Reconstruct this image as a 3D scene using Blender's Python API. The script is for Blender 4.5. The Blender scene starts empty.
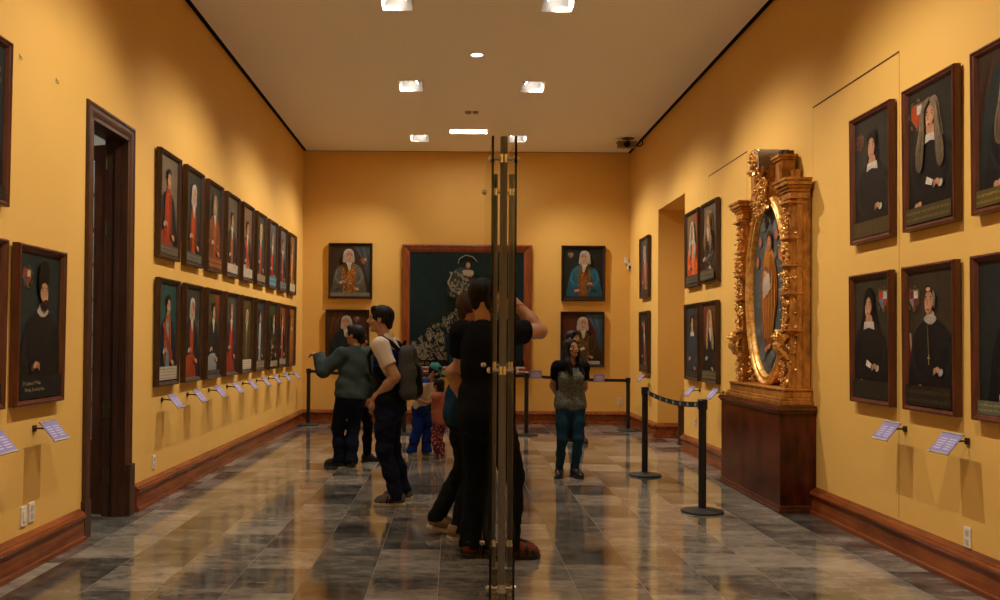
import bpy, math, random
import numpy as np
from mathutils import Vector, Matrix

SC = bpy.context.scene
COL = SC.collection
PI = math.pi

# ------------------------------------------------------------------ camera
FPX = 900.0
CAMH = 1.45
PITCH = math.radians(0.7)
ROLL = math.radians(0.4)
cam_data = bpy.data.cameras.new('camera')
cam_data.sensor_width = 36.0
cam_data.lens = 36.0 * FPX / 1000.0
cam_data.shift_x = 0.0455
cam_data.shift_y = 0.0300
cam_data.clip_start = 0.05
cam = bpy.data.objects.new('camera', cam_data)
cam.location = (0, 0, CAMH)
cam.rotation_euler = (Matrix.Rotation(math.radians(90) + PITCH, 3, 'X') @ Matrix.Rotation(ROLL, 3, 'Z')).to_euler()
COL.objects.link(cam)
SC.camera = cam

# ------------------------------------------------------------------ world + exposure
world = bpy.data.worlds.new('world')
world.use_nodes = True
SC.world = world
world.node_tree.nodes['Background'].inputs[0].default_value = (0.80, 0.85, 0.9, 1)
world.node_tree.nodes['Background'].inputs[1].default_value = 0.35
SC.view_settings.view_transform = 'Standard'
SC.view_settings.look = 'None'
SC.view_settings.gamma = 1.0
SC.view_settings.use_curve_mapping = False
SC.view_settings.exposure = 0.0
LAMP_W = 405.0            # each wall washer
LAMP_COLOR = (1.0, 0.92, 0.80)
TUBE_W = 25.0             # the ceiling panel

# ------------------------------------------------------------------ room numbers
XL, XR = -2.69, 3.10      # side walls
YB, YF = 15.90, -3.0      # back wall, wall behind the camera
ZC = 4.80                 # ceiling
XM = 0.5 * (XL + XR)

def W(u, v, Y):
    """the point at depth Y seen at photo position (u, v)"""
    return Vector(((u - 454.5) * Y / FPX, Y, CAMH + (341.0 - v) * Y / FPX))

# ------------------------------------------------------------------ node materials
def srgb(r, g, b):
    def f(c):
        c /= 255.0
        return c / 12.92 if c <= 0.04045 else ((c + 0.055) / 1.055) ** 2.4
    return (f(r), f(g), f(b), 1.0)

class NT:
    def __init__(self, name):
        self.m = bpy.data.materials.new(name)
        self.m.use_nodes = True
        self.t = self.m.node_tree
        self.b = self.t.nodes['Principled BSDF']
    def n(self, typ, **kw):
        nd = self.t.nodes.new(typ)
        for k, v in kw.items():
            if k.startswith('i_'):
                nd.inputs[k[2:].replace('_', ' ')].default_value = v
            else:
                setattr(nd, k, v)
        return nd
    def l(self, a, b):
        self.t.links.new(a, b)
    def math(self, op, a, b=None, c=None):
        nd = self.n('ShaderNodeMath', operation=op)
        for i, x in enumerate((a, b, c)):
            if x is None: continue
            if isinstance(x, (int, float)): nd.inputs[i].default_value = x
            else: self.l(x, nd.inputs[i])
        return nd.outputs[0]
    def mix(self, fac, a, b, blend='MIX'):
        nd = self.n('ShaderNodeMix', data_type='RGBA', blend_type=blend)
        for i, x in ((0, fac), (6, a), (7, b)):
            if isinstance(x, (int, float)): nd.inputs[i].default_value = x
            elif isinstance(x, tuple): nd.inputs[i].default_value = x
            else: self.l(x, nd.inputs[i])
        return nd.outputs[2]
    def ramp(self, fac, stops):
        nd = self.n('ShaderNodeValToRGB')
        cr = nd.color_ramp
        while len(cr.elements) < len(stops): cr.elements.new(0.5)
        for e, (p, c) in zip(cr.elements, stops):
            e.position = p; e.color = c
        self.l(fac, nd.inputs[0])
        return nd.outputs[0]
    def coords(self, which='Object', scale=(1, 1, 1)):
        tc = self.n('ShaderNodeTexCoord')
        mp = self.n('ShaderNodeMapping')
        mp.inputs['Scale'].default_value = scale
        self.l(tc.outputs[which], mp.inputs[0])
        return mp.outputs[0]
    def noise(self, vec, scale, detail=4, rough=0.55):
        nd = self.n('ShaderNodeTexNoise')
        nd.inputs['Scale'].default_value = scale
        nd.inputs['Detail'].default_value = detail
        nd.inputs['Roughness'].default_value = rough
        self.l(vec, nd.inputs['Vector'])
        return nd.outputs[0]
    def bump(self, h, strength=0.3, dist=0.01):
        nd = self.n('ShaderNodeBump')
        nd.inputs['Strength'].default_value = strength
        nd.inputs['Distance'].default_value = dist
        self.l(h, nd.inputs['Height'])
        self.l(nd.outputs[0], self.b.inputs['Normal'])
    def base(self, x):
        if isinstance(x, tuple): self.b.inputs['Base Color'].default_value = x
        else: self.l(x, self.b.inputs['Base Color'])
    def set(self, rough=0.5, metal=0.0, spec=0.5):
        self.b.inputs['Roughness'].default_value = rough
        self.b.inputs['Metallic'].default_value = metal
        self.b.inputs['Specular IOR Level'].default_value = spec

MATS = {}
def plain(name, col, rough=0.6, metal=0.0, spec=0.4, var=0.12, scale=40.0, bump=0.0, stretch=(1, 1, 1)):
    if name in MATS: return MATS[name]
    a = NT(name)
    v = a.coords('Object', stretch)
    nz = a.noise(v, scale)
    lo = tuple(c * (1 - var) for c in col[:3]) + (1,)
    hi = tuple(min(1, c * (1 + var)) for c in col[:3]) + (1,)
    a.base(a.ramp(nz, [(0.3, lo), (0.7, hi)]))
    a.set(rough, metal, spec)
    if bump: a.bump(nz, bump, 0.004)
    MATS[name] = a.m
    return a.m

def wood(name, dark, light, rough=0.35, scale=6.0, stretch=(1, 1, 0.08), spec=0.5):
    if name in MATS: return MATS[name]
    a = NT(name)
    v = a.coords('Object', stretch)
    n1 = a.noise(v, scale * 3, 6, 0.6)
    n2 = a.noise(a.coords('Object'), 2.3, 3)
    f = a.math('ADD', a.math('MULTIPLY', n1, 0.65), a.math('MULTIPLY', n2, 0.35))
    a.base(a.ramp(f, [(0.36, dark), (0.64, light)]))
    a.set(rough, 0, spec)
    a.bump(n1, 0.08, 0.003)
    MATS[name] = a.m
    return a.m

# ------------------------------------------------------------------ mesh builder
class MB:
    def __init__(self):
        self.v = []; self.f = []; self.mi = []; self.col = []
    def add(self, vs, fs, mi=0, cols=None):
        o = len(self.v)
        self.v.extend([tuple(p) for p in vs])
        for f in fs:
            self.f.append([o + i for i in f]); self.mi.append(mi)
        if cols is not None: self.col.extend(cols)
        elif self.col: self.col.extend([(1, 1, 1, 1)] * len(vs))
    def box(self, x0, x1, y0, y1, z0, z1, mi=0):
        x0, x1 = min(x0, x1), max(x0, x1); y0, y1 = min(y0, y1), max(y0, y1); z0, z1 = min(z0, z1), max(z0, z1)
        vs = [(x0,y0,z0),(x1,y0,z0),(x1,y1,z0),(x0,y1,z0),(x0,y0,z1),(x1,y0,z1),(x1,y1,z1),(x0,y1,z1)]
        self.add(vs, [(0,3,2,1),(4,5,6,7),(0,1,5,4),(1,2,6,5),(2,3,7,6),(3,0,4,7)], mi)
        return self
    def obox(self, c, ax, ay, az, hx, hy, hz, mi=0):
        c, ax, ay, az = Vector(c), Vector(ax), Vector(ay), Vector(az)
        vs = []
        for sz in (-1, 1):
            for sx, sy in ((-1,-1),(1,-1),(1,1),(-1,1)):
                vs.append(c + ax*hx*sx + ay*hy*sy + az*hz*sz)
        self.add(vs, [(0,3,2,1),(4,5,6,7),(0,1,5,4),(1,2,6,5),(2,3,7,6),(3,0,4,7)], mi)
        return self
    def ngon_prism(self, pts, z0, z1, mi=0, axis='z'):
        n = len(pts)
        def P(a, b, c):
            return {'z': (a, b, c), 'y': (a, c, b), 'x': (c, a, b)}[axis]
        vs = [P(a, b, z0) for a, b in pts] + [P(a, b, z1) for a, b in pts]
        fs = [tuple(range(n))[::-1], tuple(range(n, 2*n))]
        fs += [(i, (i+1) % n, n + (i+1) % n, n + i) for i in range(n)]
        self.add(vs, fs, mi)
        return self
    def tube(self, pts, r, seg=12, mi=0, cap=True):
        pts = [Vector(p) for p in pts]
        rs = r if isinstance(r, (list, tuple)) else [r] * len(pts)
        rings = []; ref = None
        for i, p in enumerate(pts):
            d = (pts[min(i+1, len(pts)-1)] - pts[max(i-1, 0)]).normalized()
            if ref is None:
                ref = Vector((0,0,1)) if abs(d.z) < 0.9 else Vector((1,0,0))
            a = (ref - d * ref.dot(d)).normalized(); b = d.cross(a); ref = a
            rings.append([p + (a*math.cos(t) + b*math.sin(t)) * rs[i] for t in [2*PI*k/seg for k in range(seg)]])
        vs = [q for rg in rings for q in rg]; fs = []
        for i in range(len(pts)-1):
            for k in range(seg):
                fs.append((i*seg+k, i*seg+(k+1)%seg, (i+1)*seg+(k+1)%seg, (i+1)*seg+k))
        if cap:
            fs.append(tuple(range(seg))[::-1]); fs.append(tuple((len(pts)-1)*seg + k for k in range(seg)))
        self.add(vs, fs, mi)
        return self
    def lathe(self, prof, c=(0,0,0), seg=24, mi=0):
        vs = []; fs = []
        n = len(prof)
        for r, z in prof:
            for k in range(seg):
                t = 2*PI*k/seg
                vs.append((c[0]+r*math.cos(t), c[1]+r*math.sin(t), c[2]+z))
        for i in range(n-1):
            for k in range(seg):
                fs.append((i*seg+k, i*seg+(k+1)%seg, (i+1)*seg+(k+1)%seg, (i+1)*seg+k))
        fs.append(tuple(range(seg))[::-1]); fs.append(tuple((n-1)*seg+k for k in range(seg)))
        self.add(vs, fs, mi)
        return self
    def frame_sweep(self, w, h, prof, mi=0):
        """mitred rectangular moulding in the xz plane; prof = closed list of (inset, y)"""
        n = len(prof); vs = []
        for sx, sz in ((-1,-1),(1,-1),(1,1),(-1,1)):
            for ins, y in prof:
                vs.append((sx*(w/2-ins), y, sz*(h/2-ins)))
        fs = []
        for c in range(4):
            d = (c+1) % 4
            for i in range(n):
                j = (i+1) % n
                fs.append((c*n+i, d*n+i, d*n+j, c*n+j))
        self.add(vs, fs, mi)
        return self
    def oval_sweep(self, a, b, prof, seg=72, mi=0, cz=0.0):
        n = len(prof); vs = []; fs = []
        for k in range(seg):
            t = 2*PI*k/seg
            for ins, y in prof:
                vs.append(((a-ins)*math.cos(t), y, cz + (b-ins)*math.sin(t)))
        for k in range(seg):
            d = (k+1) % seg
            for i in range(n):
                j = (i+1) % n
                fs.append((k*n+i, d*n+i, d*n+j, k*n+j))
        self.add(vs, fs, mi)
        return self
    def build(self, name, mats, parent=None, smooth=False, bevel=0.0, loc=None):
        me = bpy.data.meshes.new(name)
        me.from_pydata(self.v, [], self.f)
        if not isinstance(mats, (list, tuple)): mats = [mats]
        for m in mats: me.materials.append(m)
        me.polygons.foreach_set('material_index', self.mi)
        if smooth:
            me.polygons.foreach_set('use_smooth', [True]*len(me.polygons))
        if self.col:
            at = me.color_attributes.new('paint', 'FLOAT_COLOR', 'POINT')
            at.data.foreach_set('color', [c for q in self.col for c in q])
        me.update()
        ob = bpy.data.objects.new(name, me)
        COL.objects.link(ob)
        if parent is not None: ob.parent = parent
        if loc is not None: ob.location = loc
        if smooth and not bevel:
            try: me.set_sharp_from_angle(angle=math.radians(38))
            except Exception: pass
        if bevel:
            md = ob.modifiers.new('bevel', 'BEVEL'); md.width = bevel; md.segments = 2
            md.limit_method = 'ANGLE'; md.angle_limit = math.radians(40)
        return ob

def empty(name, loc, rot=(0,0,0)):
    o = bpy.data.objects.new(name, None)
    o.empty_display_size = 0.1
    COL.objects.link(o); o.location = loc; o.rotation_euler = rot
    return o
def tag(o, label, cat, group=None):
    o['label'] = label; o['category'] = cat
    if group: o['group'] = group
    return o
def struct(o):
    o['kind'] = 'structure'
    return o
def copy_tree(o, parent=None):
    c = o.copy(); COL.objects.link(c)
    if parent is not None: c.parent = parent
    for ch in [x for x in SC.objects if x.parent == o]:
        copy_tree(ch, c)
    return c
def text_mesh(mb, s, size, origin, ax, az, mi=0, col=None, n=None, off=0.0, width=None):
    """flat lettering added to a builder: origin = left baseline"""
    cu = bpy.data.curves.new('lettering', 'FONT'); cu.body = s; cu.size = size; cu.resolution_u = 2
    tmp = bpy.data.objects.new('lettering', cu)
    COL.objects.link(tmp)
    bpy.context.view_layer.update()
    me = bpy.data.meshes.new_from_object(tmp.evaluated_get(bpy.context.evaluated_depsgraph_get()))
    ax, az, origin = Vector(ax), Vector(az), Vector(origin)
    sx = 1.0
    if width and len(me.vertices):
        xs = [v.co.x for v in me.vertices]; sx = width / max(1e-4, max(xs))
    vs = [origin + ax*v.co.x*sx + az*v.co.y for v in me.vertices]
    fs = [tuple(p.vertices) for p in me.polygons]
    mb.add(vs, fs, mi, [col]*len(vs) if col else None)
    bpy.data.objects.remove(tmp); bpy.data.curves.remove(cu); bpy.data.meshes.remove(me)
# ================================================================== setting materials
def wall_material():
    a = NT('ochre_plaster')
    v = a.coords('Object')
    n1 = a.noise(v, 1.1, 4); n2 = a.noise(v, 60, 5, 0.6)
    a.base(a.ramp(n1, [(0.25, (0.74, 0.430, 0.098, 1)), (0.75, (0.80, 0.475, 0.120, 1))]))
    a.set(0.55, 0, 0.3)
    a.bump(n2, 0.12, 0.004)
    return a.m
M_WALL = wall_material()
M_CEIL = plain('ceiling_paint', (0.93, 0.88, 0.80, 1), 0.9, var=0.03, scale=30, bump=0.05)
M_WOOD = wood('varnished_baseboard_wood', (0.10, 0.022, 0.006, 1), (0.29, 0.075, 0.018, 1), 0.25, 5, (1, 0.08, 1))
M_DOORWOOD = wood('dark_door_wood', (0.030, 0.010, 0.005, 1), (0.085, 0.030, 0.013, 1), 0.35, 5)
M_DARK = plain('shadow_gap_black', (0.01, 0.008, 0.006, 1), 0.9)  # black that paints the shade of the gap around the ceiling
M_WHITE = plain('ivory_plastic', (0.75, 0.68, 0.55, 1), 0.4, var=0.03)

def floor_material():
    a = NT('polished_stone_tiles')
    g = a.n('ShaderNodeNewGeometry')
    s = a.n('ShaderNodeSeparateXYZ'); a.l(g.outputs['Position'], s.inputs[0])
    cx = a.math('DIVIDE', a.math('ADD', s.outputs[0], 0.087 + 0.407*20), 0.407)
    ci = a.math('FLOOR', cx); fx = a.math('FRACT', cx)
    wn = a.n('ShaderNodeTexWhiteNoise', noise_dimensions='1D'); a.l(ci, wn.inputs['W'])
    cy = a.math('ADD', a.math('DIVIDE', s.outputs[1], 0.56), a.math('MULTIPLY', wn.outputs['Value'], 7.0))
    ri = a.math('FLOOR', cy); fy = a.math('FRACT', cy)
    cb = a.n('ShaderNodeCombineXYZ'); a.l(ci, cb.inputs[0]); a.l(ri, cb.inputs[1])
    w2 = a.n('ShaderNodeTexWhiteNoise', noise_dimensions='3D'); a.l(cb.outputs[0], w2.inputs['Vector'])
    # veins run across the room, a different cut in every tile
    off = a.n('ShaderNodeVectorMath', operation='SCALE'); a.l(w2.outputs['Color'], off.inputs[0]); off.inputs['Scale'].default_value = 30
    mp = a.n('ShaderNodeMapping'); mp.inputs['Scale'].default_value = (1.0, 2.1, 1)
    a.l(g.outputs['Position'], mp.inputs[0])
    ad = a.n('ShaderNodeVectorMath', operation='ADD'); a.l(mp.outputs[0], ad.inputs[0]); a.l(off.outputs[0], ad.inputs[1])
    n1 = a.noise(ad.outputs[0], 1.9, 9, 0.70)
    n2 = a.noise(ad.outputs[0], 11.0, 6, 0.6)
    f = a.math('ADD', a.math('MULTIPLY', n1, 0.85), a.math('MULTIPLY', n2, 0.30))
    f = a.math('ADD', f, a.math('MULTIPLY', a.math('SUBTRACT', w2.outputs['Value'], 0.5), 0.30))
    c = a.ramp(f, [(0.36, (0.034, 0.034, 0.030, 1)), (0.50, (0.108, 0.101, 0.086, 1)), (0.62, (0.22, 0.195, 0.158, 1)), (0.80, (0.39, 0.34, 0.27, 1))])
    # joints
    ex = a.math('MINIMUM', fx, a.math('SUBTRACT', 1.0, fx))
    ey = a.math('MINIMUM', fy, a.math('SUBTRACT', 1.0, fy))
    jx = a.math('LESS_THAN', ex, 0.005); jy = a.math('LESS_THAN', ey, 0.0035)
    j = a.math('MAXIMUM', jx, a.math('MULTIPLY', jy, 0.6))
    c = a.mix(j, c, (0.20, 0.16, 0.11, 1))
    a.base(c)
    a.set(0.1, 0, 0.95)
    rg = a.math('ADD', 0.035, a.math('MULTIPLY', n2, 0.10))
    a.l(a.math('ADD', rg, a.math('MULTIPLY', j, 0.3)), a.b.inputs['Roughness'])
    a.bump(n2, 0.02, 0.002)
    return a.m
M_FLOOR = floor_material()

# ================================================================== floor, ceiling, walls
struct(MB().box(-6.2, 5.2, YF - .2, YB + .2, -.12, 0).build('floor', M_FLOOR))

LAMPS = [(sx, y) for y in (-0.16, 2.84, 5.84, 8.84, 11.79, 14.84) for sx in (-1, 1)]
LW, LD = 0.15, 0.24       # half sizes of the recess openings
def lamp_x(sx): return XM + sx * 0.80
TUBE = (XM + 0.0, 14.35, 0.30, 0.13)
# the ceiling slab stops 4 cm short of the walls and has an opening over every lamp
def ceiling():
    xs = sorted({XL + .055, XR - .055, lamp_x(-1)-LW, lamp_x(-1)+LW, lamp_x(1)-LW, lamp_x(1)+LW, TUBE[0]-TUBE[2], TUBE[0]+TUBE[2]})
    ys = {YF, YB - .03, TUBE[1]-TUBE[3], TUBE[1]+TUBE[3]}
    for s, y in LAMPS: ys |= {y-LD, y+LD}
    ys = sorted(ys)
    mb = MB()
    def hole(x, y):
        for s, ly in LAMPS:
            if abs(x - lamp_x(s)) < LW and abs(y - ly) < LD: return True
        return abs(x - TUBE[0]) < TUBE[2] and abs(y - TUBE[1]) < TUBE[3]
    idx = {}
    def vid(x, y, z):
        k = (round(x, 4), round(y, 4), z)
        if k not in idx: idx[k] = len(mb.v); mb.v.append((x, y, z))
        return idx[k]
    solid = {}
    for i in range(len(xs)-1):
        for j in range(len(ys)-1):
            solid[i, j] = not hole((xs[i]+xs[i+1])/2, (ys[j]+ys[j+1])/2)
    z0, z1 = ZC, ZC + .06
    for (i, j), s in solid.items():
        if not s: continue
        x0, x1, y0, y1 = xs[i], xs[i+1], ys[j], ys[j+1]
        mb.f.append([vid(x0,y0,z0), vid(x0,y1,z0), vid(x1,y1,z0), vid(x1,y0,z0)]); mb.mi.append(0)
        mb.f.append([vid(x0,y0,z1), vid(x1,y0,z1), vid(x1,y1,z1), vid(x0,y1,z1)]); mb.mi.append(0)
        for di, dj, a, b in ((-1,0,(x0,y1),(x0,y0)),(1,0,(x1,y0),(x1,y1)),(0,-1,(x0,y0),(x1,y0)),(0,1,(x1,y1),(x0,y1))):
            if not solid.get((i+di, j+dj), False):
                mb.f.append([vid(*a,z0), vid(*b,z0), vid(*b,z1), vid(*a,z1)]); mb.mi.append(0)
    return struct(mb.build('ceiling', M_CEIL))
ceiling()
struct(MB().box(XL - .3, XR + .3, YF - .2, YB + .2, ZC + .50, ZC + .58).build('ceiling_slab', M_DARK))

# left wall with the doorway (opening Y 6.63..7.45, top 3.13)
DY0, DY1, DZ = 6.62, 7.38, 3.10
wl = MB()
wl.box(XL - .18, XL, YF, DY0, 0, ZC); wl.box(XL - .18, XL, DY1, YB, 0, ZC); wl.box(XL - .18, XL, DY0, DY1, DZ, ZC)
struct(wl.build('wall_left', M_WALL))
# right wall with the deep opening (Y 12.26..13.72, top 3.47)
OY0, OY1, OZ = 12.13, 13.72, 3.47
wr = MB()
wr.box(XR, XR + .25, YF, OY0, 0, ZC); wr.box(XR, XR + .25, OY1, YB, 0, ZC); wr.box(XR, XR + .25, OY0, OY1, OZ, ZC)
# the reveals of the opening run deep into the next room's wall
wr.box(XR + .25, XR + 1.0, OY1, OY1 + .2, 0, OZ + .2); wr.box(XR + .25, XR + 1.0, OY0 - .2, OY0, 0, OZ + .2)
wr.box(XR + .25, XR + 1.0, OY0, OY1, OZ, OZ + .2); wr.box(XR + 1.0, XR + 1.1, OY0 - .2, OY1 + .2, 0, OZ + .2)
struct(wr.build('wall_right', M_WALL))
struct(MB().box(XL - .18, XR + .25, YB, YB + .2, 0, ZC).build('wall_back', M_WALL))
struct(MB().box(XL - .18, XR + .25, YF - .2, YF, 0, ZC).build('wall_front', M_WALL))

tp = MB()
tp.box(XL - .18, XL - .002, YF - .2, YB + .2, ZC, ZC + .5); tp.box(XR + .002, XR + .25, YF - .2, YB + .2, ZC, ZC + .5)
tp.box(XL, XR, YB + .002, YB + .2, ZC, ZC + .5); tp.box(XL, XR, YF - .2, YF - .002, ZC, ZC + .5)
struct(tp.build('gap_shade_liner', M_DARK))  # black liner added above the walls, the gap's shade put into its colour
# sealed former doorways on the right wall: a fine groove around a flush panel
def groove(y0, y1, z):
    mb = MB(); t = .009
    mb.box(XR - .002, XR + .004, y0, y1, z - t, z + t*.4)
    mb.box(XR - .0005, XR + .004, y0 - .002, y0 + .002, .24, z); mb.box(XR - .0005, XR + .004, y1 - .001, y1 + .001, .24, z)
    return mb
struct(groove(6.275, 7.79, 3.50).build('trim_1', plain('groove_shadow', (.07, .03, .008, 1), .9)))
struct(groove(9.55, 11.0, 3.49).build('trim_2', MATS['groove_shadow']))

# baseboards: profile (offset from wall, height)
PROF = [(0, 0), (.062, 0), (.062, .030), (.046, .036), (.040, .150), (.058, .160), (.064, .175), (.060, .188), (.048, .196), (.044, .204), (.030, .212), (.012, .224), (0, .226)]
def baseboard(name, p0, p1, n):
    """p0->p1 along the wall, n = direction into the room"""
    p0, p1, n = Vector(p0), Vector(p1), Vector(n)
    mb = MB(); k = len(PROF)
    vs = [p + n*o + Vector((0, 0, z)) for p in (p0, p1) for o, z in PROF]
    fs = [(i, (i+1) % k, k + (i+1) % k, k + i) for i in range(k)] + [tuple(range(k))[::-1], tuple(range(k, 2*k))]
    mb.add(vs, fs)
    return struct(mb.build(name, M_WOOD))
baseboard('baseboard_left_front', (XL, YF, 0), (XL, 6.47, 0), (1, 0, 0))
baseboard('baseboard_left_rear', (XL, 7.55, 0), (XL, YB, 0), (1, 0, 0))
baseboard('baseboard_back', (XL, YB, 0), (XR, YB, 0), (0, -1, 0))
baseboard('baseboard_right_front', (XR, YF, 0), (XR, 7.69, 0), (-1, 0, 0))
baseboard('baseboard_right_middle', (XR, 9.50, 0), (XR, OY0 - .02, 0), (-1, 0, 0))
baseboard('baseboard_right_rear', (XR, OY1 - .0, 0), (XR, YB, 0), (-1, 0, 0))
baseboard('baseboard_right_opening', (XR - .04, OY1, 0), (XR + 1.0, OY1, 0), (0, -1, 0))

# door casing of the left doorway, with plinth blocks
cs = MB()
CW = .095
def casing_prof(sgn_y, y_in):
    pass
pr = [(0, 0), (.012, 0), (.016, .012), (.020, .030), (.021, .060), (.027, .072), (.027, .088), (.016, CW), (0, CW)]   # (out, across)
def casing_run(pts):
    """sweep along the opening edge (list of (y, z)) with mitres; across grows outwards"""
    k = len(pr); vs = []; fs = []
    n = len(pts)
    for i, (y, z, dy, dz) in enumerate(pts):
        for o, a in pr: vs.append((XL + o, y + dy*a, z + dz*a))
    for i in range(n-1):
        for j in range(k):
            fs.append((i*k+j, (i+1)*k+j, (i+1)*k+(j+1) % k, i*k+(j+1) % k))
    fs.append(tuple(range(k))); fs.append(tuple((n-1)*k+j for j in range(k))[::-1])
    cs.add(vs, fs)
casing_run([(DY0, .26, -1, 0), (DY0, DZ, -1, 1), (DY1, DZ, 1, 1), (DY1, .26, 1, 0)])
cs.box(XL, XL + .031, DY0 - CW - .012, DY0 + .004, 0, .27); cs.box(XL, XL + .045, DY1 - .004, DY1 + CW + .012, 0, .42)
# jamb linings inside the wall thickness, with the stop bead
for y0, y1 in ((DY0 - .001, DY0 + .03), (DY1 - .03, DY1 + .001)):
    cs.box(XL - .18, XL + .01, y0, y1, 0, DZ)
cs.box(XL - .18, XL + .01, DY0, DY1, DZ - .03, DZ)
cs.box(XL - .09, XL - .055, DY1 - .048, DY1 - .02, 0, DZ - .03); cs.box(XL - .09, XL - .055, DY0 + .02, DY0 + .048, 0, DZ - .03)
struct(cs.build('trim_3', M_DOORWOOD))
# the room beyond the doorway: pale walls and ceiling
M_PALE = plain('pale_grey_plaster', (.62, .64, .62, 1), .8, var=.04, scale=8)
nx = MB()
nx.box(-6.2, XL - .18, 11.5, 11.6, 0, 3.9); nx.box(-6.2, -6.1, 4.0, 11.5, 0, 3.9); nx.box(-6.2, XL - .18, 4.0, 11.6, 3.9, 4.0); nx.box(-6.2, XL - .18, 3.9, 4.0, 0, 4.0)
struct(nx.build('wall_beyond', M_PALE))
r_ = empty('added_lamp', (-4.4, 9.4, 3.9)); tag(r_, 'unseen lamp added to light the pale room behind the left doorway', 'ceiling light')  # lamp added out of view to brighten the room behind the door panes
MB().lathe([(.22, 0), (.24, -.02), (.22, -.06), (.10, -.085), (.001, -.09)], seg=28).build('glass_bowl', plain('opal_glass', (.8, .8, .76, 1), .3, var=.02), r_, smooth=True)
l_ = bpy.data.lights.new('added_room_light', 'POINT'); l_.energy = 60; l_.color = (1, .95, .88); l_.shadow_soft_size = .1
lo_ = bpy.data.objects.new('added_room_light', l_); COL.objects.link(lo_); lo_.parent = r_; lo_.location = (0, 0, -.22)

# the opened door leaf (hung on the far jamb, swung into the next room)
M_BRASS = plain('aged_brass', (.10, .07, .028, 1), .5, .7, var=.3, scale=60)
M_PANE = NT('rippled_door_glass')
M_PANE.base((.75, .78, .76, 1)); M_PANE.set(.25, 0, .5); M_PANE.b.inputs['Transmission Weight'].default_value = .7
M_PANE = M_PANE.m
M_LEAF = wood('lit_door_leaf_wood', (.075, .022, .010, 1), (.19, .060, .026, 1), .35, 5)  # door wood in a lighter, redder copy: gallery light put into the colour
def door_leaf():
    # built closed-flat along -x from the hinge, then swung about it
    ang = math.radians(-20)
    x1, x0 = -.004, -.80; y0, y1 = -.022, .022
    z0, z1 = .012, DZ - .06
    mb = MB(); st = .105
    mb.box(x1 - st, x1, y0, y1, z0, z1); mb.box(x0, x0 + st, y0, y1, z0, z1)
    mb.box(x0 + st, x1 - st, y0, y1, z1 - .12, z1); mb.box(x0 + st, x1 - st, y0, y1, z0, .62)
    nb = 8; zs = [.62 + (z1 - .12 - .62) * i / nb for i in range(nb + 1)]
    for z in zs[1:-1]: mb.box(x0 + st, x1 - st, y0 + .006, y1 - .006, z - .014, z + .014)
    for fx in (1/3, 2/3):
        xx = x0 + st + (x1 - x0 - 2*st) * fx
        mb.box(xx - .012, xx + .012, y0 + .008, y1 - .008, .62, z1 - .12)
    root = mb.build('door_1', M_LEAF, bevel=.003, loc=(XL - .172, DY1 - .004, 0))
    root.rotation_euler = (0, 0, ang)
    struct(root)
    for i in range(nb):
        for k in range(3):
            a = x0 + st + (x1 - x0 - 2*st) * k/3 + .012; b = x0 + st + (x1 - x0 - 2*st) * (k+1)/3 - .012
            MB().box(a, b, -.003, .003, zs[i] + .014, zs[i+1] - .014).build('pane', M_PANE, root)
    inv = Matrix.Rotation(-ang, 4, 'Z')
    for z in (.33, .86, 2.35, 2.9):
        h = MB().box(.012, .066, -.029, -.0255, z - .06, z + .06)
        h.tube([(.004, -.032, z - .065), (.004, -.032, z + .065)], .009, 10)
        o = h.build('hinge', M_BRASS, root); o.rotation_euler = (0, 0, -ang)
    return root
door_leaf()

# wooden panel and chrome loop standing inside the opening on the right
gp = empty('wooden_screen', (3.225, 12.78, 0))
tag(gp, 'low brown wooden panel with a curved chrome loop standing inside the wall opening', 'panel')
MB().box(-.04, .42, -.025, .025, 0, .56).box(-.05, .43, -.04, .04, 0, .05).box(-.05, .43, -.035, .035, .54, .575).build('panel', M_DOORWOOD, gp, bevel=.004)
MB().tube([(.0, 0, .57), (-.005, 0, .66), (.02, 0, .76), (.07, 0, .83), (.14, 0, .87), (.24, 0, .875), (.32, 0, .84), (.37, 0, .75), (.38, 0, .57)], .011, 10).build('chrome_loop', plain('brushed_chrome', (.6, .6, .6, 1), .25, 1.0, var=.05), gp, smooth=True)
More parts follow.
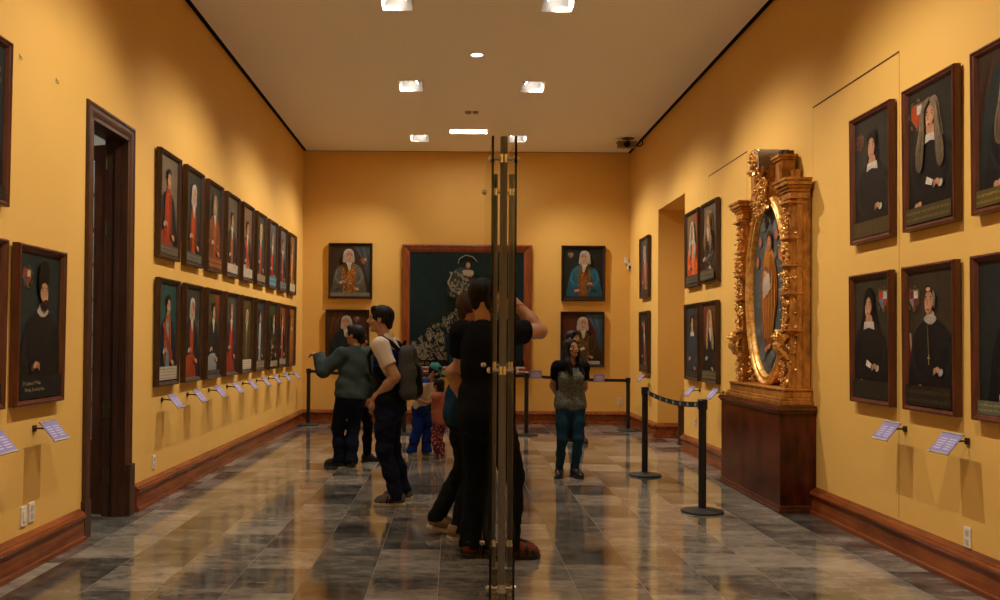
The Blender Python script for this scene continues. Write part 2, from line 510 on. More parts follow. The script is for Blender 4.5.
# ================================================================== ceiling fittings
M_REFL = plain('white_reflector', (.86, .84, .80, 1), .5, var=.02)
M_FIT = plain('grey_lamp_metal', (.25, .25, .25, 1), .4, .6)
def emit(name, col, st):
    a = NT(name)
    a.base((.8, .8, .8, 1))
    a.b.inputs['Emission Color'].default_value = col
    a.b.inputs['Emission Strength'].default_value = st
    return a.m
M_BULB = emit('lit_bulb', (1, .93, .85, 1), 14)
M_PANEL = emit('lit_panel', (1, .93, .85, 1), 7)
ROWN = {-0.16: 'sixth', 2.84: 'fifth', 5.84: 'fourth', 8.84: 'third', 11.79: 'second', 14.84: 'first'}
lamp_i = 0
for sx, y in LAMPS:
    cx = lamp_x(sx)
    root = empty('recessed_light', (cx, y, ZC))
    side = 'left' if sx < 0 else 'right'
    tag(root, 'square recessed ceiling spotlight, %s row, %s from the back wall' % (side, ROWN[y]), 'ceiling light', 'recessed ceiling spotlights')
    # housing: a white light well, sloping on the side of the lit wall and deep behind the lamp
    w, d, H = LW, LD, .34
    m = MB()
    a, b = -w*sx, w*sx        # a = inner side (towards the room's middle), b = side of the lit wall
    vs = [(a, -d, 0), (b, -d, 0), (b, d, 0), (a, d, 0),
          (a, -d*.9, H), (b*.2, -d*.45, H), (b*.2, d*.45, H), (a, d*.9, H)]
    m.add(vs, [(0,1,5,4), (1,2,6,5), (2,3,7,6), (3,0,4,7), (4,5,6,7)])
    m.build('light_well', M_REFL, root)
    t = MB(); e = .012
    t.box(-w-e, w+e, -d-e, -d, -.006, .002); t.box(-w-e, w+e, d, d+e, -.006, .002); t.box(-w-e, -w, -d, d, -.006, .002); t.box(w, w+e, -d, d, -.006, .002)
    t.build('trim_ring', M_REFL, root)
    lx = a * .42
    lampz = .10
    dirv = Vector((sx * .80, 0, -.60)).normalized()
    c = Vector((lx, .13, lampz))
    s = MB()
    s.tube([c - dirv*.075, c - dirv*.05, c - dirv*.005], [.022, .042, .050], 16)
    s.tube([c - dirv*.05, (lx, .13, lampz + .20)], .010, 8)
    s.build('lamp_head', M_FIT, root, smooth=True)
    s = MB(); s.tube([c - dirv*.006, c + dirv*.002], [.046, .044], 16); s.build('bulb', M_BULB, root)
    ld = bpy.data.lights.new('wall_washer', 'SPOT')
    ld.energy = LAMP_W; ld.color = LAMP_COLOR; ld.spot_size = math.radians(100); ld.spot_blend = 1.0; ld.shadow_soft_size = .035
    lo = bpy.data.objects.new('wall_washer', ld); COL.objects.link(lo); lo.parent = root
    lo.location = c + dirv*.02
    aim = Vector((sx * 1.0, -.42 if y > 14 else 0, -1.9))
    lo.rotation_euler = aim.to_track_quat('-Z', 'Y').to_euler()

# linear panel
root = empty('panel_light', (TUBE[0], TUBE[1], ZC)); tag(root, 'long narrow lit panel in the ceiling near the back wall', 'ceiling light')
m = MB(); hx, hy = TUBE[2], TUBE[3]
m.add([(-hx,-hy,0),(hx,-hy,0),(hx,hy,0),(-hx,hy,0),(-hx,-hy,.1),(hx,-hy,.1),(hx,hy,.1),(-hx,hy,.1)], [(0,1,5,4),(1,2,6,5),(2,3,7,6),(3,0,4,7),(4,5,6,7)])
m.build('housing', M_REFL, root)
MB().box(-hx+.01, hx-.01, -hy+.01, hy-.01, .03, .045).build('diffuser', M_PANEL, root)
ld = bpy.data.lights.new('panel_glow', 'AREA'); ld.shape = 'RECTANGLE'; ld.size = hx*2; ld.size_y = hy*2; ld.energy = TUBE_W; ld.color = LAMP_COLOR
lo = bpy.data.objects.new('panel_glow', ld); COL.objects.link(lo); lo.parent = root; lo.location = (0, 0, .02)

# round downlight
root = empty('round_downlight', (.24, 10.47, ZC)); tag(root, 'small round white downlight in the middle of the ceiling', 'ceiling light')
MB().lathe([(.070, -.001), (.086, -.001), (.084, -.010), (.074, -.012), (.070, -.004)], seg=32).build('trim_ring', M_REFL, root, smooth=True)
MB().lathe([(.0705, -.006), (.0705, -.002)], seg=32).build('lens', emit('cool_lens', (.85, .88, 1, 1), 4), root)

# smoke detector pair
root = empty('smoke_detector', (.23, 13.1, ZC)); tag(root, 'tiny dark twin ceiling sensor between the round downlight and the long panel', 'smoke detector')
MB().lathe([(.05, 0), (.05, -.012), (.035, -.03)], (-.05, 0, 0), 16).build('base', plain('tan_sensor', (.30, .20, .12, 1), .6), root, smooth=True)
MB().lathe([(.045, 0), (.045, -.012), (.03, -.03)], (.055, 0, 0), 16).build('sensor_head', MATS['tan_sensor'], root, smooth=True)

# security camera
root = empty('security_camera', (2.83, 14.75, ZC)); tag(root, 'dark security camera under the ceiling in the far right corner', 'security camera')
M_CCTV = plain('cctv_housing', (.22, .16, .10, 1), .4)
MB().lathe([(.10, 0), (.10, -.012), (.03, -.02), (.025, -.07)], (0, 0, 0), 20).build('mount', M_CCTV, root, smooth=True)
MB().box(-.17, .12, -.07, .07, -.155, -.07).box(-.19, .14, -.085, .085, -.075, -.06).build('housing', M_CCTV, root, bevel=.01)
m = MB(); m.tube([(-.03, -.06, -.115), (-.03, -.11, -.12)], [.055, .05], 18); m.build('lens', plain('lens_black', (.004, .004, .005, 1), .1), root, smooth=True)
m = MB(); m.tube([(.12, 0, -.11), (.19, 0, -.13), (.235, 0, -.10), (.24, 0, -.05), (.215, 0, -.005)], .012, 8); m.build('cable', plain('black_cable', (.01, .01, .01, 1), .5), root, smooth=True)

# wall sensors by the back right corner
s = MB().box(2.99, 3.055, YB - .03, YB, 2.84, 2.95); o = s.build('wall_sensor', M_WHITE, bevel=.006); tag(o, 'small white box sensor high on the back wall near the right corner', 'sensor')
root = empty('motion_detector', (3.08, YB, 2.79)); tag(root, 'tiny white motion detector with dark lens at the back right corner', 'sensor')
MB().box(-.03, .03, -.055, 0, -.06, .06).build('case', M_WHITE, root, bevel=.008)
MB().box(-.02, .02, -.06, -.05, -.045, .005).build('lens', MATS['lens_black'], root)

# sockets and switches
def plate(name, loc, rz, label, kind, cat):
    r = empty(name, loc, (0, 0, rz)); tag(r, label, cat)
    MB().box(-.036, .036, -.009, 0, -.062, .062).build('cover_plate', M_WHITE, r, bevel=.003)
    if kind == 'socket':
        for dz in (-.026, .026): MB().box(-.017, .017, -.012, -.008, dz - .018, dz + .018).build('outlet', plain('socket_shade', (.52, .46, .36, 1), .5), r)
    else:
        MB().box(-.016, .016, -.014, -.008, -.034, .034).build('rocker', M_WHITE, r)
    return r
plate('light_switch', (XL, 5.64, .335), PI/2, 'cream wall plate beside the left baseboard, further left of two', 'switch', 'switch')
plate('wall_socket', (XL, 5.745, .342), PI/2, 'cream wall socket above the left baseboard, nearer the door of two', 'socket', 'socket')
plate('wall_socket', (XL, 8.08, .345), PI/2, 'cream wall socket just past the door casing on the left wall', 'socket', 'socket')
plate('wall_socket', (XR, 5.43, .290), -PI/2, 'cream wall socket above the right baseboard in the foreground', 'socket', 'socket')
plate('wall_socket', (XR, 11.55, .42), -PI/2, 'cream wall socket beyond the wooden pedestal on the right wall', 'socket', 'socket')
plate('wall_socket', (2.93, YB, .40), 0, 'cream wall socket low on the back wall behind a barrier post', 'socket', 'socket')
# ================================================================== paintings
def paint_material():
    a = NT('oil_paint')
    at = a.n('ShaderNodeAttribute', attribute_name='paint')
    v = a.coords('Object')
    n1 = a.noise(v, 38, 6, 0.7); n2 = a.noise(v, 9, 4)
    k = a.math('ADD', a.math('MULTIPLY', n1, 0.9), a.math('MULTIPLY', n2, 0.5))
    c = a.mix(1.0, at.outputs['Color'], a.ramp(k, [(0.35, (.45, .45, .45, 1)), (0.95, (1.2, 1.15, 1.1, 1))]), 'MULTIPLY')
    a.base(c); a.set(0.45, 0, 0.15)
    a.bump(n1, 0.15, 0.002)
    return a.m
M_PAINT = paint_material()
M_FRAME_DARK = wood('dark_walnut_frame', (.022, .009, .005, 1), (.070, .026, .012, 1), .38, 8, (1, 1, .15))
M_FRAME_RED = wood('reddish_mahogany_frame', (.050, .012, .006, 1), (.150, .036, .014, 1), .33, 8, (1, 1, .15))
M_FRAME_ORANGE = wood('orange_brown_frame', (.16, .036, .010, 1), (.34, .085, .022, 1), .35, 7, (1, 1, .15))
M_FRAME_BLACK = wood('blackened_frame', (.012, .006, .004, 1), (.040, .017, .010, 1), .35, 8, (1, 1, .15))

class Canvas:
    def __init__(self, w, h, bg, bg_edge=None):
        self.mb = MB(); self.w, self.h, self.k = w, h, 0
        nx_, nz_ = 6, 8
        vs = []; cs = []
        be = bg_edge or bg
        for j in range(nz_+1):
            for i in range(nx_+1):
                x = i/nx_ - .5; z = j/nz_
                t = min(1, 1.5*math.hypot(x*.9 + .05, (z-.62)))
                vs.append((x*w, 0, (z-.5)*h)); cs.append(tuple(bg[q]*(1-t)+be[q]*t for q in range(3)) + (1,))
        fs = [(j*(nx_+1)+i, j*(nx_+1)+i+1, (j+1)*(nx_+1)+i+1, (j+1)*(nx_+1)+i) for j in range(nz_) for i in range(nx_)]
        self.mb.add(vs, fs, 0, cs)
    def _p(self, x, z):
        lim = self.w/self.h/2
        x = max(-lim, min(lim, x)); z = max(0, min(1, z))
        return (x*self.h, -0.0004*self.k, (z-.5)*self.h)
    def fan(self, pts, c, c2=None):
        self.k += 1
        c2 = c2 or c
        cx = sum(p[0] for p in pts)/len(pts); cz = sum(p[1] for p in pts)/len(pts)
        vs = [self._p(cx, cz)] + [self._p(*p) for p in pts]
        n = len(pts)
        self.mb.add(vs, [(0, 1+i, 1+(i+1) % n) for i in range(n)], 0, [c + (1,)] + [c2 + (1,)]*n)
    def E(self, cx, cz, rx, rz, c, c2=None, rot=0, seg=22):
        pts = []
        for k in range(seg):
            t = 2*PI*k/seg; x, z = rx*math.cos(t), rz*math.sin(t)
            pts.append((cx + x*math.cos(rot) - z*math.sin(rot), cz + x*math.sin(rot) + z*math.cos(rot)))
        self.fan(pts, c, c2)
    def P(self, pts, c, c2=None, smooth=True):
        if smooth:
            out = []; n = len(pts)
            for i in range(n):
                p0, p1, p2, p3 = (pts[(i+q-1) % n] for q in range(4))
                for t in (0, .25, .5, .75):
                    out.append(tuple(.5*((2*p1[a]) + (-p0[a]+p2[a])*t + (2*p0[a]-5*p1[a]+4*p2[a]-p3[a])*t*t + (-p0[a]+3*p1[a]-3*p2[a]+p3[a])*t**3) for a in (0, 1)))
            pts = out
        self.k += 1
        vs = [self._p(*p) for p in pts]; n = len(pts)
        if c2 is None:
            self.mb.add(vs, [tuple(range(n))], 0, [c + (1,)]*n)
        else:
            zs = [p[1] for p in pts]; lo, hi = min(zs), max(zs)
            cs = [tuple(c[q]*(z-lo)/(hi-lo) + c2[q]*(hi-z)/(hi-lo) for q in range(3)) + (1,) for z in zs]
            self.mb.add(vs, [tuple(range(n))], 0, cs)
    def R(self, x0, x1, z0, z1, c):
        self.P([(x0, z0), (x1, z0), (x1, z1), (x0, z1)], c, smooth=False)
    def line(self, pts, wd, c):
        self.k += 1
        vs = []; n = len(pts)
        for i, p in enumerate(pts):
            a, b = pts[max(0, i-1)], pts[min(n-1, i+1)]
            dx, dz = b[0]-a[0], b[1]-a[1]; L = math.hypot(dx, dz) or 1
            q = wd*.5*math.sin(PI*(.15 + .7*i/(n-1)))
            vs.append(self._p(p[0]-dz/L*q, p[1]+dx/L*q)); vs.append(self._p(p[0]+dz/L*q, p[1]-dx/L*q))
        self.mb.add(vs, [(2*i, 2*i+1, 2*i+3, 2*i+2) for i in range(n-1)], 0, [c + (1,)]*(2*n))
    def scribble(self, x0, x1, z0, z1, rows, c, rnd, lw=.004):
        """old inscription too small to read: rows of short pen strokes"""
        self.k += 1
        for r in range(rows):
            z = z1 - (r+.6)*(z1-z0)/rows; x = x0; hh = (z1-z0)/rows*.42
            while x < x1 - .01:
                wd = rnd.uniform(.006, .022)
                a = self._p(x, z-hh*rnd.uniform(.3, .6)); b = self._p(x+wd*.75, z+hh*rnd.uniform(.2, .6))
                self.mb.add([a, (b[0], a[1], a[2]), b, (a[0], a[1], b[2])], [(0, 1, 2, 3)], 0, [c + (1,)]*4)
                x += wd + rnd.uniform(.003, .009)

C_ = lambda r, g, b: srgb(r, g, b)[:3]
def mul(c, f): return tuple(x*f for x in c)
SKIN_P = C_(206, 152, 116)
def shield(cv, x, z, s, rnd, c1=C_(150, 50, 30), c2=C_(190, 170, 140), c3=C_(60, 80, 100)):
    cv.P([(x-s, z+s), (x+s, z+s), (x+s*1.05, z-s*.2), (x, z-s*1.3), (x-s*1.05, z-s*.2)], C_(120, 92, 56), smooth=False)
    cv.P([(x-s*.8, z+s*.8), (x, z+s*.8), (x, z), (x-s*.85, z)], c1, smooth=False)
    cv.P([(x, z+s*.8), (x+s*.8, z+s*.8), (x+s*.85, z), (x, z)], c2, smooth=False)
    cv.P([(x-s*.85, z), (x, z), (x, z-s*1.1), (x-s*.7, z-s*.4)], c3, smooth=False)
    cv.P([(x, z), (x+s*.85, z), (x+s*.7, z-s*.4), (x, z-s*1.1)], c1, smooth=False)
    for i in range(7):
        t = 2*PI*i/7 + .4
        cv.E(x + s*1.25*math.cos(t), z + s*1.3*math.sin(t), s*.16, s*.3, C_(104, 72, 44), rot=t)

def portrait(w, h, bg, coat, hair, bg_edge=None, hair_style='short', front=None, lapel=None, collar='cravat', cx=0.0, hz=.70, facing=1,
             band=None, plate=None, arms=None, curtain=None, cuffs=None, paper=None, hat=None, beard=None, caption=None, seed=1, scale=1.0,
             sash=None, trousers=None, sill=None, column_text=False, books=False, cross=False, brocade=None, skin=SKIN_P, hands=True):
    rnd = random.Random(seed)
    cv = Canvas(w, h, bg, bg_edge or mul(bg, .6))
    f = facing; S = scale*1.24; hz = min(.80, hz + .045)
    X = lambda x: cx + x*f*S
    Z = lambda z: hz + (z - .70)*S
    if curtain:
        side, cc = curtain
        s = side
        cv.P([(s*.40, 1), (s*.05, 1), (s*.12, .9), (s*.2, .78), (s*.27, .6), (s*.30, .4), (s*.40, .3)], cc, mul(cc, .5))
        for i in range(4):
            cv.line([(s*(.10+.07*i), 1), (s*(.17+.06*i), .86-.03*i), (s*(.25+.04*i), .68-.05*i)], .02, mul(cc, .55 if i % 2 else 1.35))
    if books:
        for i, cc in enumerate((C_(120, 100, 70), C_(110, 40, 25), C_(150, 130, 100), C_(70, 40, 25), C_(130, 110, 80))):
            cv.P([(-.34+.035*i, .26), (-.31+.035*i, .26), (-.335+.028*i, .58-.02*i), (-.36+.028*i, .58-.02*i)], cc, smooth=False)
    if arms: shield(cv, arms[0], arms[1], arms[2], rnd, *(arms[3:]))
    if column_text:
        cv.scribble(.10, .30, .42, .66, 10, C_(120, 105, 85), rnd)
    # long hair behind
    if hair_style in ('wig_long', 'long'):
        wd = .135 if hair_style == 'wig_long' else .10
        cv.P([(X(-.02), Z(.815)), (X(.07), Z(.78)), (X(wd*.75), Z(.68)), (X(wd), Z(.52)), (X(wd*.9), Z(.40)), (X(.02), Z(.46)), (X(-wd*.9), Z(.38)), (X(-wd*1.05), Z(.50)), (X(-wd*.75), Z(.68)), (X(-.07), Z(.79))], hair, mul(hair, .5))
    if hair_style == 'veil':
        cv.P([(X(0), Z(.83)), (X(.075), Z(.79)), (X(.09), Z(.68)), (X(.14), Z(.50)), (X(-.14), Z(.50)), (X(-.09), Z(.68)), (X(-.075), Z(.79))], hair, mul(hair, .7))
    # body
    cv.P([(X(-.05), Z(.595)), (X(.06), Z(.595)), (X(.16), Z(.545)), (X(.215), Z(.46)), (X(.25), Z(.30)), (X(.25), Z(.05)), (X(-.25), Z(.05)), (X(-.255), Z(.28)), (X(-.22), Z(.45)), (X(-.16), Z(.54))], mul(coat, 1.25), mul(coat, .7))
    # sleeve folds
    for sx in (-1, 1):
        cv.line([(X(sx*.19), Z(.47)), (X(sx*.215), Z(.36)), (X(sx*.15), Z(.27)), (X(sx*.08), Z(.27))], .035, mul(coat, 1.6))
        cv.line([(X(sx*.15), Z(.45)), (X(sx*.165), Z(.33))], .014, mul(coat, .45))
    if trousers:
        cv.P([(X(-.17), Z(.22)), (X(.10), Z(.24)), (X(.16), Z(.10)), (X(.14), .0), (X(-.2), .0)], trousers, mul(trousers, .6))
    if front:
        cv.P([(X(-.03), Z(.585)), (X(.05), Z(.585)), (X(.075), Z(.45)), (X(.07), Z(.25)), (X(.09), Z(.06)), (X(-.06), Z(.06)), (X(-.03), Z(.25)), (X(-.055), Z(.45))], mul(front, 1.2), mul(front, .75))
        for i in range(7):
            cv.E(X(.012), Z(.53-.06*i), .007, .007, mul(front, 1.9))
    if lapel:
        for sx in (-1, 1):
            cv.P([(X(sx*.035), Z(.59)), (X(sx*.075), Z(.57)), (X(sx*.10), Z(.40)), (X(sx*.105), Z(.20)), (X(sx*.07), Z(.20)), (X(sx*.06), Z(.40))], lapel, mul(lapel, .7))
    if brocade:
        for i in range(70):
            bx, bz = rnd.uniform(-.11, .11), rnd.uniform(.12, .56)
            cv.E(X(bx), Z(bz), rnd.uniform(.006, .014), rnd.uniform(.006, .016), mul(brocade, rnd.uniform(.6, 1.4)), rot=rnd.uniform(0, 3), seg=8)
    if sash:
        cv.P([(X(-.15), Z(.53)), (X(-.10), Z(.56)), (X(.16), Z(.25)), (X(.12), Z(.19))], sash, mul(sash, .7), smooth=False)
    # neck, collar
    cv.P([(X(-.035), Z(.64)), (X(.04), Z(.64)), (X(.045), Z(.575)), (X(-.035), Z(.575))], mul(skin, .8))
    white = C_(205, 195, 178)
    if collar == 'ruff':
        cv.E(X(.005), Z(.60), .085, .035, white, mul(white, .6))
        for i in range(9):
            cv.line([(X(.005), Z(.61)), (X(-.075+.02*i), Z(.575+.006*abs(i-4)))], .004, mul(white, .5))
    elif collar == 'fall':
        cv.P([(X(-.065), Z(.60)), (X(.07), Z(.60)), (X(.085), Z(.545)), (X(.01), Z(.56)), (X(-.075), Z(.545))], white, mul(white, .75), smooth=False)
    elif collar == 'cravat':
        cv.P([(X(-.04), Z(.615)), (X(.045), Z(.615)), (X(.04), Z(.56)), (X(.03), Z(.49)), (X(.0), Z(.48)), (X(-.02), Z(.55))], white, mul(white, .7))
    elif collar == 'stand':
        cv.P([(X(-.045), Z(.625)), (X(.05), Z(.625)), (X(.055), Z(.575)), (X(-.05), Z(.575))], lapel or front or coat, smooth=False)
    # head
    hx_, hr, hh = .012, .058, .082
    if hair_style == 'wig':
        cv.P([(X(.01), Z(.815)), (X(.065), Z(.785)), (X(.085), Z(.70)), (X(.09), Z(.61)), (X(.05), Z(.60)), (X(-.05), Z(.60)), (X(-.095), Z(.61)), (X(-.09), Z(.70)), (X(-.06), Z(.79))], mul(hair, 1.1), mul(hair, .7))
    elif hair_style in ('short', 'long'):
        cv.E(X(-.008), Z(.735), .066, .072, mul(hair, 1.2), hair)
    cv.E(X(hx_), Z(.70), hr, hh, skin, mul(skin, .72))
    cv.E(X(hx_+.012), Z(.68), hr*.7, hh*.72, mul(skin, 1.05), mul(skin, .88))
    dk = mul(skin, .30)
    for ex in (-.012, .040):
        cv.line([(X(ex-.013), Z(.727)), (X(ex), Z(.733)), (X(ex+.013), Z(.728))], .011, mul(dk, .6))
        cv.E(X(ex), Z(.715), .010, .006, mul(skin, 1.15)); cv.E(X(ex+.001), Z(.715), .007, .006, (.01, .008, .006))
    cv.line([(X(.018), Z(.72)), (X(.030), Z(.685)), (X(.014), Z(.680))], .010, mul(skin, .5))
    cv.E(X(.018), Z(.655), .017, .006, C_(150, 70, 55))
    cv.E(X(-.02), Z(.675), .016, .014, mul(skin, .95), mul(skin, .85))
    if hair_style in ('short', 'long'):
        cv.P([(X(-.055), Z(.70)), (X(-.06), Z(.76)), (X(-.02), Z(.80)), (X(.04), Z(.795)), (X(.068), Z(.755)), (X(.055), Z(.755)), (X(.02), Z(.768)), (X(-.02), Z(.755)), (X(-.038), Z(.72))], hair, mul(hair, .7))
    elif hair_style == 'wig_long':
        for sx in (-1, 1):
            o_ = .010
            Q = lambda x, z: (X(o_ + sx*x), Z(z))
            cv.P([Q(-.01, .812), Q(.045, .802), Q(.080, .765), (Q(.100, .70)), Q(.118, .61), Q(.150, .52), Q(.150, .42), Q(.110, .385), Q(.075, .43), Q(.060, .53), Q(.050, .62), Q(.054, .70), Q(.046, .752), Q(.012, .782)], mul(hair, .9), mul(hair, .45))
            for q in range(9):
                t = q/8
                cv.line([Q(.02+.03*t, .80-.01*t), Q(.054+.030*t, .745), Q(.056+.040*t, .66), Q(.058+.058*t, .58), Q(.072+.070*t, .50), Q(.080+.062*t, .42 + .01*(q % 3))], .006, mul(hair, (.5, .95, 1.25)[q % 3]))
    elif hair_style == 'wig':
        cv.P([(X(-.06), Z(.66)), (X(-.07), Z(.75)), (X(-.025), Z(.812)), (X(.045), Z(.805)), (X(.08), Z(.75)), (X(.07), Z(.67)), (X(.058), Z(.74)), (X(.02), Z(.775)), (X(-.025), Z(.765)), (X(-.043), Z(.72))], hair, mul(hair, .75))
        for i in range(6):
            cv.E(X(-.075 - .004*(i % 2)), Z(.74-.026*i), .016, .013, mul(hair, 1.15), mul(hair, .7), seg=10)
    elif hair_style == 'bald':
        cv.P([(X(-.055), Z(.66)), (X(-.062), Z(.74)), (X(-.04), Z(.765)), (X(-.04), Z(.70))], hair)
        cv.E(X(.01), Z(.775), .03, .014, mul(skin, 1.15), skin)
    elif hair_style == 'veil':
        cv.P([(X(-.058), Z(.62)), (X(-.07), Z(.74)), (X(-.02), Z(.815)), (X(.05), Z(.80)), (X(.075), Z(.72)), (X(.07), Z(.63)), (X(.052), Z(.72)), (X(.01), Z(.77)), (X(-.035), Z(.74))], hair)
    if hat:
        cv.P([(X(-.062), Z(.745)), (X(-.065), Z(.80)), (X(-.045), Z(.87)), (X(.02), Z(.885)), (X(.06), Z(.85)), (X(.066), Z(.77)), (X(.06), Z(.755)), (X(0), Z(.765))], hat, mul(hat, .7))
    if beard:
        cv.P([(X(-.04), Z(.675)), (X(-.015), Z(.655)), (X(.02), Z(.667)), (X(.055), Z(.66)), (X(.068), Z(.685)), (X(.06), Z(.64)), (X(.025), Z(.60)), (X(-.02), Z(.62))], beard)
        cv.E(X(.018), Z(.650), .014, .004, C_(140, 70, 58))
    # hands and what they hold
    if hands:
        for hx, hzz, rot in ((-.09, .30, .5), (.11, .19, -.4)):
            cc = cuffs or white
            cv.E(X(hx - .028*(1 if hx > 0 else -1)*-1), Z(hzz-.012), .034, .026, cc, mul(cc, .6), rot=rot)
            cv.E(X(hx), Z(hzz), .034, .022, skin, mul(skin, .7), rot=rot*f)
            for q in range(4):
                cv.line([(X(hx+.012), Z(hzz+.008-.006*q)), (X(hx+.036), Z(hzz+.010-.010*q)), (X(hx+.05), Z(hzz-.002-.010*q))], .009, mul(skin, .95-.05*q))
    if paper:
        cv.P([(X(-.05), Z(.315)), (X(.02), Z(.345)), (X(.035), Z(.305)), (X(-.03), Z(.285))], C_(215, 205, 185), smooth=False)
    if cross:
        cv.line([(X(.01), Z(.56)), (X(.005), Z(.45)), (X(.0), Z(.38))], .006, C_(150, 130, 80))
        cv.R(X(0)-.004, X(0)+.004, Z(.33), Z(.39), C_(170, 150, 95)); cv.R(X(0)-.016, X(0)+.016, Z(.366), Z(.375), C_(170, 150, 95))
    if sill: cv.R(-.5, .5, 0, sill[0], sill[1])
    if band:
        cv.R(-.5, .5, 0, band[0], band[1])
        cv.scribble(-.30, .30, .015, band[0]-.01, 2, mul(band[1], 2.6), rnd)
    if plate:
        cv.R(-.33, .33, .015, plate[0], plate[1])
        cv.scribble(-.30, .30, .02, plate[0]-.008, 4, mul(plate[1], .35), rnd)
    if caption:
        for i, line in enumerate(caption):
            text_mesh(cv.mb, line, .036*h/1.0, (-.27*h, -0.0004*(cv.k+3), (-.405-.045*i)*h), (1, 0, 0), (0, 0, 1), 0, C_(170, 150, 115) + (1,))
    return cv

FRAME_PROF = [(0, 0), (0, -.040), (.004, -.050), (.014, -.052), (.020, -.044), (.029, -.041), (.036, -.033), (.041, -.026), (.045, -.022), (.045, 0)]
def hang(loc, rz, w, h, frame_mat, label, group, cv, tilt=.6, name='framed_portrait', cat='painting', prof=FRAME_PROF):
    """w, h outer size; loc = centre of the back of the frame on the wall"""
    t = math.radians(tilt)
    root = empty(name, loc, (t, 0, rz))
    root.location = Vector(loc) + Matrix.Rotation(rz, 3, 'Z') @ Vector((0, -.004 - h/2*math.sin(t), 0))
    tag(root, label, cat, group)
    m = MB(); m.frame_sweep(w, h, prof); m.box(-w/2+.02, w/2-.02, -.012, -.006, -h/2+.02, h/2-.02)
    m.build('frame', frame_mat, root)
    o = cv.mb.build('canvas', M_PAINT, root, loc=(0, -.019, 0))
    return root
def inner(w, h, b=.041): return w - 2*b, h - 2*b

G = C_
PW, PH = .605, .985
IW, IH = inner(PW, PH)
blackc = G(30, 29, 28); wigw = G(196, 186, 168); red = G(160, 58, 30)
LEFT_UP = [
 dict(bg=G(128,112,88), coat=G(38,36,36), hair=G(40,30,24), lapel=red, front=G(166,62,34), trousers=G(150,62,40), collar='stand', band=(.10, G(88,78,66)), cx=-.02, hz=.72),
 dict(bg=G(58,62,54), coat=G(46,48,44), hair=wigw, hair_style='wig', front=G(172,74,34), lapel=G(150,64,32), band=(.10, G(84,86,74)), facing=1, hz=.70),
 dict(bg=G(62,64,54), coat=G(120,68,38), hair=G(150,130,104), hair_style='wig', front=G(150,78,40), arms=(-.24,.82,.06), band=(.14, G(120,70,40)), hz=.72),
 dict(bg=G(110,100,80), coat=G(44,44,42), hair=G(70,52,38), front=G(150,84,48), plate=(.13, G(196,182,158)), hz=.66),
 dict(bg=G(134,104,78), coat=G(46,50,52), hair=G(70,50,36), sash=G(190,80,40), front=G(178,92,58), trousers=G(176,166,150), plate=(.14, G(200,188,166)), hz=.66),
 dict(bg=G(64,66,48), coat=G(44,58,58), hair=G(190,168,130), hair_style='wig', front=G(176,80,38), plate=(.12, G(150,136,112)), hz=.72),
 dict(bg=G(92,100,98), coat=G(38,60,70), hair=G(140,120,100), front=G(170,62,34), lapel=G(150,66,40), band=(.16, G(84,116,128)), hz=.69),
 dict(bg=G(118,112,104), coat=G(36,48,60), hair=G(120,90,70), front=G(160,84,58), cuffs=G(150,62,40), band=(.13, G(90,100,100)), hz=.70),
 dict(bg=G(132,96,58), coat=G(120,70,32), hair=G(170,120,80), front=G(214,140,50), plate=(.15, G(206,192,168)), hz=.72),
]
LEFT_UP_L = [
 'upper left wall portrait of an officer in red-fronted dark coat, nearest the door',
 'upper left wall portrait of a white-haired man in orange-red, second past the door',
 'upper left wall portrait with red crest and brown bottom band, third past the door',
 'upper left wall portrait of dark-coated man above white inscription, fourth past the door',
 'upper left wall portrait with pale trousers and white inscription, fifth past the door',
 'upper left wall portrait on an olive ground with grey-haired sitter, sixth past the door',
 'upper left wall portrait with a blue-grey strip along its bottom, seventh past the door',
 'upper left wall portrait of a dark blue coat with red cuffs, eighth past the door',
 'upper left wall portrait in golden orange tones, last in its row by the back corner']
LEFT_LO = [
 dict(bg=G(50,86,78), coat=G(32,40,48), hair=G(36,28,22), lapel=G(170,84,38), front=G(120,130,130), collar='stand', sash=G(164,62,36), plate=(.15, G(190,176,152)), hz=.72),
 dict(bg=G(74,72,62), coat=G(40,42,42), hair=wigw, hair_style='wig', front=G(160,66,36), trousers=G(170,76,40), column_text=True, hz=.72, cx=-.03),
 dict(bg=G(84,78,50), coat=G(42,38,34), hair=G(60,44,32), trousers=G(150,150,144), curtain=(1, G(140,64,34)), collar='cravat', band=(.06, G(70,70,60)), hz=.72),
 dict(bg=G(80,82,68), coat=G(44,56,60), hair=G(150,120,88), front=G(168,60,34), lapel=G(150,56,32), trousers=G(156,64,38), hz=.74),
 dict(bg=G(92,78,36), coat=G(76,64,34), hair=G(190,170,140), hair_style='wig', front=G(110,90,56), plate=(.15, G(206,192,166)), scale=.8, hz=.70, hands=False),
 dict(bg=G(58,64,66), coat=G(52,58,62), hair=G(80,64,50), front=G(160,158,148), cuffs=G(176,80,50), band=(.12, G(120,108,86)), hz=.72),
 dict(bg=G(56,76,52), coat=G(34,38,34), hair=G(50,38,28), front=G(60,52,36), brocade=G(160,120,60), band=(.10, G(130,120,96)), hz=.72),
 dict(bg=G(150,76,42), coat=G(40,38,38), hair=G(120,90,64), front=G(180,90,50), plate=(.11, G(160,150,130)), curtain=(-1, G(90,100,96)), hz=.72),
 dict(bg=G(160,100,40), coat=G(140,84,34), hair=G(150,100,56), front=G(170,104,44), hz=.72, collar='fall', hands=False),
]
